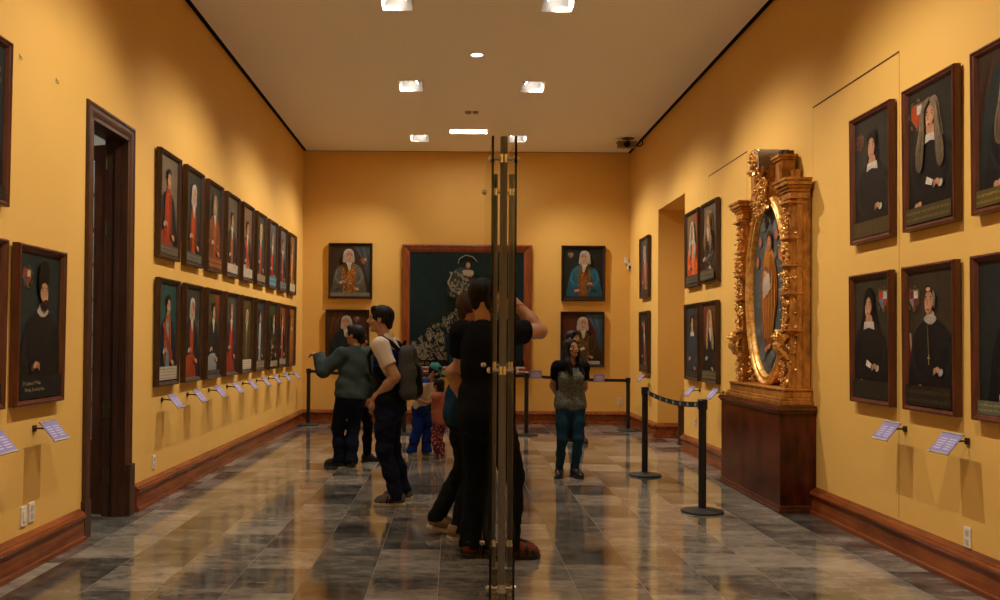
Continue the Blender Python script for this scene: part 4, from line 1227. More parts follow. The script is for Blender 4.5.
    EE(.02, .785, .040, .052, G(205, 150, 110), G(160, 104, 74)); cvs.P([(-.025, .79), (-.01, .84), (.03, .85), (.065, .81), (.07, .73), (.055, .76), (.05, .80), (.01, .82)], G(70, 42, 24))
    EE(.008, .79, .006, .004, (.02, .012, .01)); EE(.034, .79, .006, .004, (.02, .012, .01)); EE(.018, .757, .010, .004, G(150, 70, 56))
    cvs.E(.02, .80, .085, .10, G(140, 134, 118), seg=4) if False else None
    EE(.05, .52, .03, .016, G(205, 150, 110), rot=.5); EE(-.06, .47, .028, .015, G(205, 150, 110), rot=-.4)
    EE(-.02, .155, .030, .014, G(190, 130, 96), rot=.3); EE(.03, .17, .030, .014, G(190, 130, 96), rot=.2)
    o = cvs.mb.build('oval_canvas', M_PAINT, R, loc=(0, -.118, cz))
    # crest: carved ornament under a rolled scroll
    c = MB()
    c.box(-.13, .13, -.17, -.03, 1.78, 2.22)
    carve(c, -.12, .12, 1.72, 2.22, -.175, .09, 60, rnd, .055)
    for s in (-1, 1):
        scroll(c, (s*.07, 2.12), .075, 1.6, PI/2, s, -.22, .022); scroll(c, (s*.055, 1.92), .055, 1.5, -PI/2, -s, -.20, .018)
        leaf(c, (s*.03, -.18, 1.80), (s*.4, 0, -1), (0, -1, 0), .16, .045)
    for k in range(7): bud(c, (0, -.215 + .006*k, 1.80 + .05*k), .032)
    c.build('crest_carving', M_GOLD, R, smooth=True)
    m = MB()
    N = 16
    ro, ri = .135, .112
    arc = [(ro*math.cos(PI*(1.10 - 1.35*i/N)), 2.17 + ro*math.sin(PI*(1.10 - 1.35*i/N))) for i in range(N+1)]
    ari = [(ri*math.cos(PI*(1.10 - 1.35*i/N)), 2.17 + ri*math.sin(PI*(1.10 - 1.35*i/N))) for i in range(N+1)]
    vs = []
    for (p, q) in zip(arc, ari):
        vs += [(p[0], -.27, p[1]), (p[0], -.03, p[1]), (q[0], -.03, q[1]), (q[0], -.27, q[1])]
    fs = [(4*i+j, 4*i+(j+1) % 4, 4*i+4+(j+1) % 4, 4*i+4+j) for i in range(N) for j in range(4)] + [(3, 2, 1, 0), (4*N, 4*N+1, 4*N+2, 4*N+3)]
    m.add(vs, fs)
    m.build('rolled_top', M_RAW, R, smooth=True)
    c = MB(); scroll(c, (-.05, 2.21), .085, 1.8, PI*.1, 1, -.265, .020); scroll(c, (.06, 2.18), .06, 1.5, PI*.9, -1, -.265, .016)
    for k in range(14): leaf(c, (rnd.uniform(-.1, .1), -.25, rnd.uniform(2.10, 2.26)), (rnd.uniform(-1, 1), 0, rnd.uniform(-1, 1)), (0, -1, 0), .06, .02)
    c.build('scroll_carving', M_GOLD, R, smooth=True)
    for x0, x1, z in ((.17, .26, 2.25), (.29, .38, 2.22), (-.26, -.17, 2.23)):
        MB().box(x0, x1, -.10, -.03, 2.17, z).build('top_block', M_FRAME_BLACK, R, bevel=.003)
altarpiece()

# ================================================================== freestanding double glass screen
def glass_mat(name, tint, rough=0.0):
    a = NT(name); a.base(tint); a.set(rough, 0, .5)
    a.b.inputs['Transmission Weight'].default_value = 1.0
    a.b.inputs['IOR'].default_value = 1.46
    return a.m
M_GLASS = glass_mat('greenish_glass', (.97, .99, .98, 1))
_t = M_GLASS.node_tree; _v = _t.nodes.new('ShaderNodeVolumeAbsorption'); _v.inputs['Color'].default_value = (.45, .62, .58, 1); _v.inputs['Density'].default_value = 4.5
_t.links.new(_v.outputs[0], _t.nodes['Material Output'].inputs['Volume'])
M_BRONZE = plain('brushed_bronze_tube', (.16, .15, .135, 1), .34, .2, var=.06, scale=30, stretch=(1, 1, .05))
M_STEEL = plain('polished_steel', (.70, .70, .68, 1), .15, 1.0, var=.03)
gx = .2525
gs = empty('glass_screen', (gx, 5.23, 0)); tag(gs, 'tall narrow double glass screen with bronze tubes in the middle foreground', 'glass screen')
Y1, Y2 = 4.70 - 5.23, 5.76 - 5.23
for s in (-1, 1):
    x = s*.060
    MB().box(x - .006, x + .006, Y1 - .05, Y2 - .02, .045, 2.515).build('glass_pane', M_GLASS, gs, bevel=.0015)
for y in (Y1, Y2):
    m = MB(); m.tube([(0, y, 0), (0, y, 2.52)], .0195, 20); m.build('tube', M_BRONZE, gs, smooth=True)
    MB().lathe([(.05, 0), (.05, .008), (.022, .012)], (0, y, 0), 24).build('foot_flange', M_BRONZE, gs, smooth=True)
    for z in (.165, 1.298, 2.405):
        f = MB(); f.tube([(-.052, y, z), (.052, y, z)], .009, 12)
        f.lathe([(.0235, z - .022), (.0235, z + .022)], (0, y, 0), 20)
        for s in (-1, 1):
            f.tube([(s*.066, y, z), (s*.074, y, z), (s*.082, y, z)], [.017, .017, .010], 16)
            f.tube([(s*.048, y, z), (s*.054, y, z)], .017, 16)
        f.build('standoff', M_STEEL, gs, smooth=True)
# ================================================================== people
def surface_nets(d, org, h):
    s = d < 0
    nx_, ny_, nz_ = d.shape
    cnt = np.zeros((nx_-1, ny_-1, nz_-1), np.int8)
    for i in (0, 1):
        for j in (0, 1):
            for k in (0, 1):
                cnt += s[i:nx_-1+i, j:ny_-1+j, k:nz_-1+k]
    act = (cnt > 0) & (cnt < 8)
    I, J, K = np.nonzero(act)
    idx = -np.ones(cnt.shape, np.int32); idx[I, J, K] = np.arange(len(I))
    pos = np.zeros((len(I), 3)); num = np.zeros(len(I))
    cor = [(i, j, k) for i in (0, 1) for j in (0, 1) for k in (0, 1)]
    for a in range(8):
        for b in range(a+1, 8):
            ca, cb = np.array(cor[a]), np.array(cor[b])
            if abs(ca-cb).sum() != 1: continue
            da = d[I+ca[0], J+ca[1], K+ca[2]]; db = d[I+cb[0], J+cb[1], K+cb[2]]
            m = (da < 0) != (db < 0)
            t = np.where(m, da/np.where(m, da-db, 1), 0)
            p = ca[None]*(1-t[:, None]) + cb[None]*t[:, None]
            pos[m] += p[m]; num[m] += 1
    V = (pos/num[:, None] + np.stack([I, J, K], 1))*h + org
    F = []
    for ax in range(3):
        sl0 = [slice(None)]*3; sl1 = [slice(None)]*3
        sl0[ax] = slice(0, -1); sl1[ax] = slice(1, None)
        e = s[tuple(sl0)] != s[tuple(sl1)]
        A, B, C = np.nonzero(e)
        P = [A, B, C]; u, v = [(1, 2), (2, 0), (0, 1)][ax]
        ok = (P[u] > 0) & (P[v] > 0) & (P[u] < d.shape[u]-1) & (P[v] < d.shape[v]-1)
        P = [q[ok] for q in P]
        def cell(du, dv):
            q = [P[0].copy(), P[1].copy(), P[2].copy()]; q[u] -= du; q[v] -= dv
            return idx[q[0], q[1], q[2]]
        quad = np.stack([cell(1, 1), cell(0, 1), cell(0, 0), cell(1, 0)], 1)
        flip = ~s[P[0], P[1], P[2]]
        quad[flip] = quad[flip][:, ::-1]
        F.append(quad)
    return V, np.concatenate(F)

def v3(p): return np.array([p[0], p[1], p[2]], float)
class Prim: pass
def cap(a, b, ra, rb, k=.02, axis=None, fac=1.0, cuts=(), sub=False):
    p = Prim(); p.kind = 'cap'; p.a, p.b, p.ra, p.rb, p.k = v3(a), v3(b), ra, rb, k
    p.axis = None if axis is None else v3(Vector(axis).normalized()); p.fac = fac; p.cuts = cuts; p.sub = sub
    return p
def ell(c, ax, rad, k=.02, cuts=(), sub=False):
    p = Prim(); p.kind = 'ell'; p.c = v3(c); p.ax = np.array([v3(a) for a in ax]); p.rad = np.array(rad, float); p.k = k; p.cuts = cuts; p.sub = sub
    return p
def bounds(p, pad):
    if p.kind == 'cap':
        r = max(p.ra, p.rb) + pad
        return np.minimum(p.a, p.b) - r, np.maximum(p.a, p.b) + r
    r = p.rad.max() + pad
    return p.c - r, p.c + r
def pd(p, X):
    if p.kind == 'cap':
        a, b, x = p.a, p.b, X
        if p.axis is not None:
            def wp(q): return q + (q @ p.axis)[..., None]*p.axis*(p.fac-1)
            x = wp(X - a); ab = wp((b-a)[None])[0]
        else:
            x = X - a; ab = b - a
        t = np.clip((x @ ab)/max(1e-9, ab @ ab), 0, 1)
        d = np.linalg.norm(x - t[..., None]*ab, axis=-1) - (p.ra + (p.rb-p.ra)*t)
        if p.axis is not None: d = d/math.sqrt(p.fac)
    else:
        q = (X - p.c) @ p.ax.T
        k0 = np.linalg.norm(q/p.rad, axis=-1); k1 = np.linalg.norm(q/p.rad**2, axis=-1)
        d = k0*(k0-1)/np.maximum(k1, 1e-6)
    for pt, n in p.cuts:
        d = np.maximum(d, (X - v3(pt)) @ v3(n))
    return d
def build_sdf(prims, h, post=None):
    los, his = zip(*[bounds(p, 0) for p in prims if not p.sub])
    lo = np.min(los, 0) - 4*h; hi = np.max(his, 0) + 4*h
    n = np.ceil((hi-lo)/h).astype(int) + 1
    D = np.full(n, .15, np.float32)
    for p in prims:
        a, b = bounds(p, p.k + 3*h)
        i0 = np.maximum(0, np.floor((a-lo)/h).astype(int)); i1 = np.minimum(n, np.ceil((b-lo)/h).astype(int)+1)
        if (i1 <= i0).any(): continue
        g = np.stack(np.meshgrid(*[lo[q] + h*np.arange(i0[q], i1[q]) for q in range(3)], indexing='ij'), -1)
        d = pd(p, g).astype(np.float32)
        S = (slice(i0[0], i1[0]), slice(i0[1], i1[1]), slice(i0[2], i1[2]))
        o = D[S]
        if p.sub:
            d = -d; e = np.maximum(p.k - np.abs(o-d), 0)/max(p.k, 1e-6)
            D[S] = np.maximum(o, d) + e*e*p.k*.25
        else:
            e = np.maximum(p.k - np.abs(o-d), 0)/max(p.k, 1e-6)
            D[S] = np.minimum(o, d) - e*e*p.k*.25
    if post is not None:
        g = np.stack(np.meshgrid(*[lo[q] + h*np.arange(n[q]) for q in range(3)], indexing='ij'), -1)
        D = post(D, g)
    return surface_nets(D, lo, h)

def wrinkle(amp, freq, seed, dirn=(0, 0, 1), bias=2.2):
    rs = np.random.RandomState(seed)
    ks = rs.normal(size=(5, 3)); ks /= np.linalg.norm(ks, axis=1)[:, None]
    ks[:, 2] *= bias
    ph = rs.uniform(0, 6.28, 5); fr = freq*np.array([.6, .8, 1.0, 1.4, 1.9])
    def post(D, g):
        m = np.abs(D) < .03
        P = g[m]; w = np.zeros(len(P))
        P2 = P + .03*np.sin(P[:, [1, 2, 0]]*9 + seed)
        for i in range(5): w += np.sin(P2 @ ks[i]*fr[i] + ph[i])/(1 + .4*i)
        D = D.copy(); D[m] += (amp*w).astype(np.float32)
        return D
    return post
def hem_cuts(post, planes):
    def f(D, g):
        if post is not None: D = post(D, g)
        for pt, n in planes:
            D = np.maximum(D, ((g - v3(pt)) @ v3(n)).astype(np.float32))
        return D
    return f

def mesh_obj(name, V, F, mats, base, parent=None, zone=None, smooth_it=1):
    V = V.copy()
    if smooth_it:                     # one gentle relax pass
        E = np.concatenate([F[:, [0, 1]], F[:, [1, 2]], F[:, [2, 3]], F[:, [3, 0]]])
        for _ in range(smooth_it):
            acc = np.zeros_like(V); c = np.zeros(len(V))
            for q in range(3):
                acc[:, q] = np.bincount(E[:, 0], V[E[:, 1], q], len(V)) + np.bincount(E[:, 1], V[E[:, 0], q], len(V))
            c = np.bincount(E[:, 0], minlength=len(V)) + np.bincount(E[:, 1], minlength=len(V))
            V = .5*V + .5*acc/np.maximum(c, 1)[:, None]
    me = bpy.data.meshes.new(name)
    me.vertices.add(len(V)); me.vertices.foreach_set('co', (V - v3(base)).astype(np.float32).ravel())
    me.loops.add(F.size); me.loops.foreach_set('vertex_index', F.astype(np.int32).ravel())
    me.polygons.add(len(F)); me.polygons.foreach_set('loop_start', np.arange(0, F.size, 4, dtype=np.int32))
    me.update(calc_edges=True); me.validate()
    me.polygons.foreach_set('use_smooth', np.ones(len(me.polygons), bool))
    for m in (mats if isinstance(mats, (list, tuple)) else [mats]): me.materials.append(m)
    if zone is not None and len(me.polygons) == len(F):
        me.polygons.foreach_set('material_index', zone(V[F].mean(1)).astype(np.int32))
    me.update()
    o = bpy.data.objects.new(name, me); COL.objects.link(o)
    if parent is not None: o.parent = parent
    return o

def ik(a, t, l1, l2, hint):
    a, t, hint = Vector(a), Vector(t), Vector(hint)
    d = t - a; L = d.length
    L2 = max(abs(l1-l2)*1.02, min(L, (l1+l2)*.998)); d.normalize(); t = a + d*L2
    x = (l1*l1 - l2*l2 + L2*L2)/(2*L2); y = math.sqrt(max(0, l1*l1 - x*x))
    hp = hint - d*hint.dot(d)
    if hp.length < 1e-5: hp = Vector((0, 0, -1))
    return a + d*x + hp.normalized()*y, t

U = Vector((0, 0, 1))
def heading(deg): a = math.radians(deg); return Vector((math.cos(a), math.sin(a), 0))
def skin_mat(name, col):
    a = NT(name)
    n = a.noise(a.coords('Object'), 25, 4)
    a.base(a.ramp(n, [(.3, mul(col, .85) + (1,)), (.7, mul(col, 1.1) + (1,))])); a.set(.48, 0, .4)
    a.b.inputs['Subsurface Weight'].default_value = .12
    a.b.inputs['Subsurface Radius'].default_value = (.012, .005, .003)
    return a.m
def cloth(name, col, var=.15, rough=.85, bump=.15): return plain(name, tuple(c*.72 for c in col) + (1,), rough, 0, .06, var, 90, bump)
SK1 = skin_mat('skin_tan', (.44, .225, .125)); SK2 = skin_mat('skin_light', (.47, .25, .145)); SK3 = skin_mat('skin_brown', (.30, .14, .072))
M_EYEW = plain('eye_white', (.6, .57, .52, 1), .3, var=.02); M_IRIS = plain('iris_dark', (.012, .008, .006, 1), .2)
M_LIP = plain('lips', (.30, .085, .065, 1), .45); M_BROW = plain('brow_dark', (.015, .010, .008, 1), .8)
def hair_mat(name, col):
    a = NT(name)
    n = a.noise(a.coords('Object', (90, 90, 8)), 1.0, 4)
    a.base(a.ramp(n, [(.35, mul(col, .6) + (1,)), (.7, mul(col, 1.6) + (1,))])); a.set(.6, 0, .18); a.bump(n, .4, .004)
    return a.m
HAIR = hair_mat('black_hair', (.010, .008, .008)); HAIR2 = hair_mat('dark_brown_hair', (.045, .026, .017))

class Person: pass
def skeleton(x, y, yaw, H, lean=(.02, 0), twist=0, head=(None, 0), hands={}, elbows={}, feet={}, headr=.0655, shw=.104, headfwd=.012, drop=.006):
    J = Person(); J.H = H; J.f = f = heading(yaw); J.r = r = Vector((f.y, -f.x, 0)); J.base = Vector((x, y, 0)); J.yaw = yaw
    J.pel = pel = Vector((x, y, (.52-drop)*H)); J.t = t = (U + f*lean[0] + r*lean[1]).normalized()
    fs = heading(yaw + twist); J.rs = rs = Vector((fs.y, -fs.x, 0)); J.fs = fs
    J.neck = pel + t*.312*H; J.sh = {s: pel + t*.277*H + rs*(shw*H*q) for s, q in (('L', -1), ('R', 1))}
    hy = yaw if head[0] is None else head[0]
    hf = heading(hy); pit = math.radians(head[1])
    J.hf = (hf*math.cos(pit) + U*math.sin(pit)); J.hr = Vector((hf.y, -hf.x, 0)); J.hu = J.hr.cross(J.hf).normalized()
    J.s = headr*H
    J.hc = J.neck + t*.045*H + J.hu*.052*H*(headr/.0655) + hf*headfwd*H
    J.hip = {s: pel + r*(.052*H*q) for s, q in (('L', -1), ('R', 1))}
    J.el, J.wr, J.kn, J.an, J.foot, J.hd, J.hn, J.curl = {}, {}, {}, {}, {}, {}, {}, {}
    for s, q in (('L', -1), ('R', 1)):
        hd = hands.get(s)
        if hd is None: tgt = pel + r*(q*.155*H) + f*.035*H - U*.02*H; J.hd[s] = (-U + f*.25).normalized(); J.hn[s] = -r*q; J.curl[s] = .55
        else:
            tgt = Vector(hd[0]); J.hd[s] = Vector(hd[1]).normalized(); J.hn[s] = Vector(hd[2]).normalized(); J.curl[s] = hd[3] if len(hd) > 3 else .5
        J.el[s], J.wr[s] = ik(J.sh[s], tgt, .172*H, .150*H, elbows.get(s, -f*1.0 + r*q*.4))
        ft = feet.get(s)
        if ft is None: ft = (x + r.x*q*.06*H, y + r.y*q*.06*H, yaw - 8*q, 0)
        fx, fy, fyaw, lift = ft
        fd = heading(fyaw)
        ank = Vector((fx, fy, .043*H)) + U*(math.sin(math.radians(lift))*.105*H) 
        J.kn[s], J.an[s] = ik(J.hip[s], ank, .243*H, .238*H, f*1.0 + fd*.6)
        J.foot[s] = (Vector((fx, fy, 0)), fd, lift)
    return J

def torso(J, e=0.0, belly=0.0, bust=0.0, shk=1.0, kk=.05):
    H, t, f, r = J.H, J.t, J.f, J.r
    P = lambda z, ff=0: J.pel + t*(z-.52)*H + f*ff*H
    out = [cap(P(.50), P(.545), .088*H+e, .086*H+e, kk, f, 1.38),
           cap(P(.56, belly*.4), P(.66, .004), (.079+belly*.5)*H+e, .084*H+e, kk, f, 1.42 - belly*4),
           cap(P(.69), P(.755), .096*H+e, .088*H+e, kk, J.fs, 1.48),
           cap(P(.755, -.012), P(.80, -.012), .07*H+e, .045*H+e, kk, J.fs, 1.35)]
    for s in 'LR':
        out.append(cap(J.neck - t*.016*H, J.sh[s] + U*.004*H, .028*H+e*.6, .033*H+e*.9, .035))
        out.append(cap(J.sh[s], J.sh[s].lerp(J.el[s], .12), .037*H*shk+e, .035*H*shk+e, .03))
    if belly: out.append(ell(P(.595, .045+belly), (J.r, J.f, U), ((.075+belly*.5)*H+e, (.05+belly)*H+e, .075*H+e), .05))
    if bust:
        for q in (-1, 1): out.append(ell(P(.715, .055) + J.rs*(q*.042*H), (J.rs, J.fs, U), (.04*H+e, bust*H+e, .042*H+e), .04))
    return out
def arm(J, s, e=0.0, upto=None, loose=1.0):
    H = J.H; a, b, c = J.sh[s], J.el[s], J.wr[s]
    d1 = (b-a).normalized()
    if upto is not None and upto <= 1:          # short sleeve cut square to the arm
        pt = a.lerp(b, upto)
        return [cap(a, a.lerp(b, upto + .15), .034*H*loose+e, .031*H*loose+e, .03, cuts=((pt, d1),))]
    out = [cap(a, b, .0335*H*loose+e, .0265*H*loose+e, .025)]
    if upto is None or upto > 1:
        cu = ()
        tt = 1.0
        if upto is not None:
            tt = min(1.0, upto - 1); cu = ((b.lerp(c, tt), (c-b).normalized()),)
        out.append(cap(b, b.lerp(c, .35), .0265*H*loose+e, .0275*H*loose+e, .02, cuts=cu))
        out.append(cap(b.lerp(c, .35), c, .0275*H*loose+e, (.0175*H if upto is None else .021*H*loose)+e, .02, cuts=cu))
    return out
def leg(J, s, e=0.0, loose=1.0, calf=1.0, kk=.02):
    H = J.H; a, b, c = J.hip[s], J.kn[s], J.an[s]
    bk = -J.f
    return [cap(a + U*.01*H, a.lerp(b, .45), .061*H+e, .052*H*loose+e, .035), cap(a.lerp(b, .45), b, .052*H*loose+e, .038*H*loose+e, .03),
            cap(b, b.lerp(c, .38) + bk*.006*H, .037*H*loose+e, .037*H*calf+e, .025), cap(b.lerp(c, .38) + bk*.006*H, c, .037*H*calf+e, .0235*H*calf+e, .025)]
def trouser_leg(J, s, rr):
    H = J.H; a, b, c = J.hip[s], J.kn[s], J.an[s]; r0, r1, r2, r3 = [q*H for q in rr]
    return [cap(a + U*.012*H, a.lerp(b, .5), r0, r1, .035), cap(a.lerp(b, .5), b, r1, r2, .03), cap(b, b.lerp(c, .45) - J.f*.005*H, r2, (r2*.55+r3*.45), .03),
            cap(b.lerp(c, .45) - J.f*.005*H, c, (r2*.55+r3*.45), r3, .03), cap(c, c - U*.03*H + J.foot[s][1]*.012*H, r3, r3*1.05, .02)]
def hand(J, s, glove=0.0):
    H = J.H; w = J.wr[s]; d = J.hd[s]; n = J.hn[s]; n = (n - d*n.dot(d)).normalized()
    q = -1 if s == 'L' else 1
    # thumb side: with palm normal n and fingers d, thumb points d x n for the right hand
    sd = d.cross(n)*q*1.0
    cu = J.curl[s]
    out = [cap(w - d*.006*H, w + d*.046*H, .0175*H, .0235*H, .012, n, 1.75)]
    for i, (o, L) in enumerate(((.0165, .040), (.0058, .046), (-.005, .043), (-.0155, .034))):
        b0 = w + d*(.054 - .003*abs(i-1))*H + sd*o*H
        c1 = cu*(.75 + .12*i); d1 = (d*math.cos(c1) + n*math.sin(c1)); c2 = c1 + cu*1.0; d2 = (d*math.cos(c2) + n*math.sin(c2))
        b1 = b0 + d1*L*.52*H; b2 = b1 + d2*L*.50*H
        out += [cap(b0 - d*.012*H, b1, .0056*H, .0050*H, .003), cap(b1, b2, .0050*H, .0042*H, .003)]
    t0 = w + d*.012*H + sd*.013*H; t1 = t0 + (d*.62 + sd*.72 + n*.25).normalized()*.030*H; t2 = t1 + (d*.85 + sd*.15 + n*.45).normalized()*.025*H
    out += [cap(t0, t1, .0095*H, .0066*H, .008), cap(t1, t2, .0064*H, .0050*H, .004)]
    return out
def head_prims(J, fem=False):
    s = J.s; c, f, r, u = J.hc, J.hf, J.hr, J.hu
    P = lambda a, b, d: c + r*a*s + f*b*s + u*d*s
    ax = (r, f, u); jw = .88 if fem else 1.0
    o = [ell(P(0, -.10, .28), ax, (.69*s, .86*s, .72*s), .03*s*4), ell(P(0, .18, -.28), ax, (.55*s*jw, .60*s, .66*s), .14*s),
         cap(P(-.20*jw, .45, -.70), P(.20*jw, .45, -.70), .20*s, .20*s, .14*s), cap(P(0, .55, -.80), P(0, .60, -.78), .15*s, .15*s, .08*s),
         cap(P(-.40, .62, .22), P(.40, .62, .22), .13*s, .13*s, .12*s),
         cap(P(-.38, .52, -.16), P(-.30, .55, -.2), .20*s, .18*s, .1*s), cap(P(.38, .52, -.16), P(.30, .55, -.2), .20*s, .18*s, .1*s)]
    for q in (-1, 1): o.append(ell(P(q*.31, .84, .05), ax, (.19*s, .14*s, .12*s), .08*s, sub=True))
    for q in (-1, 1): o.append(ell(P(q*.30, .665, .05), ax, (.14*s, .14*s, .115*s), .01*s))
    o += [cap(P(0, .74, .14), P(0, .95, -.16), .075*s, .115*s, .05*s), cap(P(-.10, .82, -.22), P(.10, .82, -.22), .075*s, .075*s, .04*s),
          ell(P(0, .775, -.44), ax, (.22*s, .09*s, .048*s), .02*s), ell(P(0, .765, -.535), ax, (.19*s, .09*s, .055*s), .02*s),
          ell(P(0, .87, -.488), ax, (.22*s, .06*s, .012*s), .015*s, sub=True)]
    for q in (-1, 1):
        o.append(ell(P(q*.70, -.02, -.02), (f, u, r), (.17*s, .26*s, .07*s), .02*s)); o.append(ell(P(q*.77, .02, .0), (f, u, r), (.09*s, .15*s, .04*s), .02*s, sub=True))
    nb = J.neck - J.t*.012*J.H
    o.append(cap(nb, P(0, -.12, -.55), (.030 if not fem else .027)*J.H*(1.08 if not fem else 1), (.031 if not fem else .026)*J.H, .02))
    return o
def face_zone(J):
    s = J.s; c = v3(J.hc); R = np.array([v3(J.hr), v3(J.hf), v3(J.hu)])
    def z(C):
        q = (C - c) @ R.T/s; out = np.zeros(len(C), np.int32)
        front = q[:, 1] > .45
        for sg in (-1, 1):
            e = ((q[:, 0]-sg*.30)/.125)**2 + ((q[:, 2]-.05)/.06)**2 < 1; out[e & front] = 1
            i = ((q[:, 0]-sg*.30)/.08)**2 + ((q[:, 2]-.05)/.075)**2 < 1; out[i & front] = 2
            b = ((q[:, 0]-sg*.32)/.21)**2 + ((q[:, 2]-.25+.1*(np.abs(q[:, 0])-.32)**2)/.05)**2 < 1; out[b & front] = 4
        l = (q[:, 0]/.23)**2 + ((q[:, 2]+.488)/.085)**2 < 1; out[l & (q[:, 1] > .68)] = 3
        return out
    return z
def hair_prims(J, style):
    s = J.s; c, f, r, u = J.hc, J.hf, J.hr, J.hu; ax = (r, f, u)
    P = lambda a, b, d: c + r*a*s + f*b*s + u*d*s
    o = [ell(P(0, -.13, .34), ax, (.77*s, .92*s, .78*s), .05*s)]
    if style == 'short':
        o += [cap(P(-.45, .50, .80), P(.45, .55, .84), .20*s, .22*s, .15*s), cap(P(0, -.55, .1), P(0, -.62, -.42), .46*s, .30*s, .12*s)]
        for q in (-1, 1): o.append(cap(P(q*.66, .12, .35), P(q*.66, .16, -.02), .12*s, .07*s, .06*s))
        o += [ell(P(0, .86, -.28), ax, (.74*s, .55*s, .86*s), .06*s, sub=True)]
        for q in (-1, 1): o.append(ell(P(q*.82, .02, -.16), ax, (.20*s, .30*s, .30*s), .04*s, sub=True))
        o += [ell(P(0, .25, -.72), ax, (1.0*s, .65*s, .5*s), .04*s, sub=True)]
    elif style == 'long':
        o += [cap(P(0, -.45, .2), P(0, -.62, -1.5), .62*s, .50*s, .15*s, f, 1.3), cap(P(0, -.62, -1.4), P(0, -.62, -2.4), .50*s, .36*s, .2*s, f, 1.7)]
        for q in (-1, 1):
            o += [cap(P(q*.60, .10, .55), P(q*.80, .10, -.55), .28*s, .32*s, .12*s), cap(P(q*.80, .10, -.55), P(q*.95, .42, -1.6), .32*s, .42*s, .15*s), cap(P(q*.95, .42, -1.6), P(q*.72, .75, -2.75), .42*s, .16*s, .15*s)]
        o += [ell(P(.05, .95, -.22), ax, (.60*s, .62*s, .95*s), .06*s, sub=True)]
    elif style == 'bun':
        o += [cap(P(0, -.5, .1), P(0, -.62, -.42), .50*s, .34*s, .12*s), ell(P(0, -1.05, .05), ax, (.38*s, .36*s, .36*s), .06*s), cap(P(0, -1.0, .0), P(0, -1.1, -.9), .26*s, .14*s, .1*s)]
        o += [ell(P(0, .86, -.22), ax, (.72*s, .60*s, .90*s), .06*s, sub=True), ell(P(0, .25, -.75), ax, (1.0*s, .65*s, .5*s), .04*s, sub=True)]
    elif style == 'bowl':
        o += [cap(P(0, -.3, .1), P(0, -.35, -.55), .70*s, .62*s, .12*s, f, 1.15)]
        o += [ell(P(0, .92, -.35), ax, (.66*s, .52*s, .82*s), .06*s, sub=True)]
    return o
def hair_wave(J, amp=.05):
    s = J.s
    def post(D, g):
        m = np.abs(D) < .03
        P = (g[m] - v3(J.hc))/s
        ang = np.arctan2(P @ v3(J.hf), P @ v3(J.hr))
        w = np.sin(ang*17 + 2*np.sin(P[:, 2]*3)) + .6*np.sin(ang*31 + P[:, 2]*5)
        D = D.copy(); D[m] += (amp*s*.35*w).astype(np.float32); return D
    return post

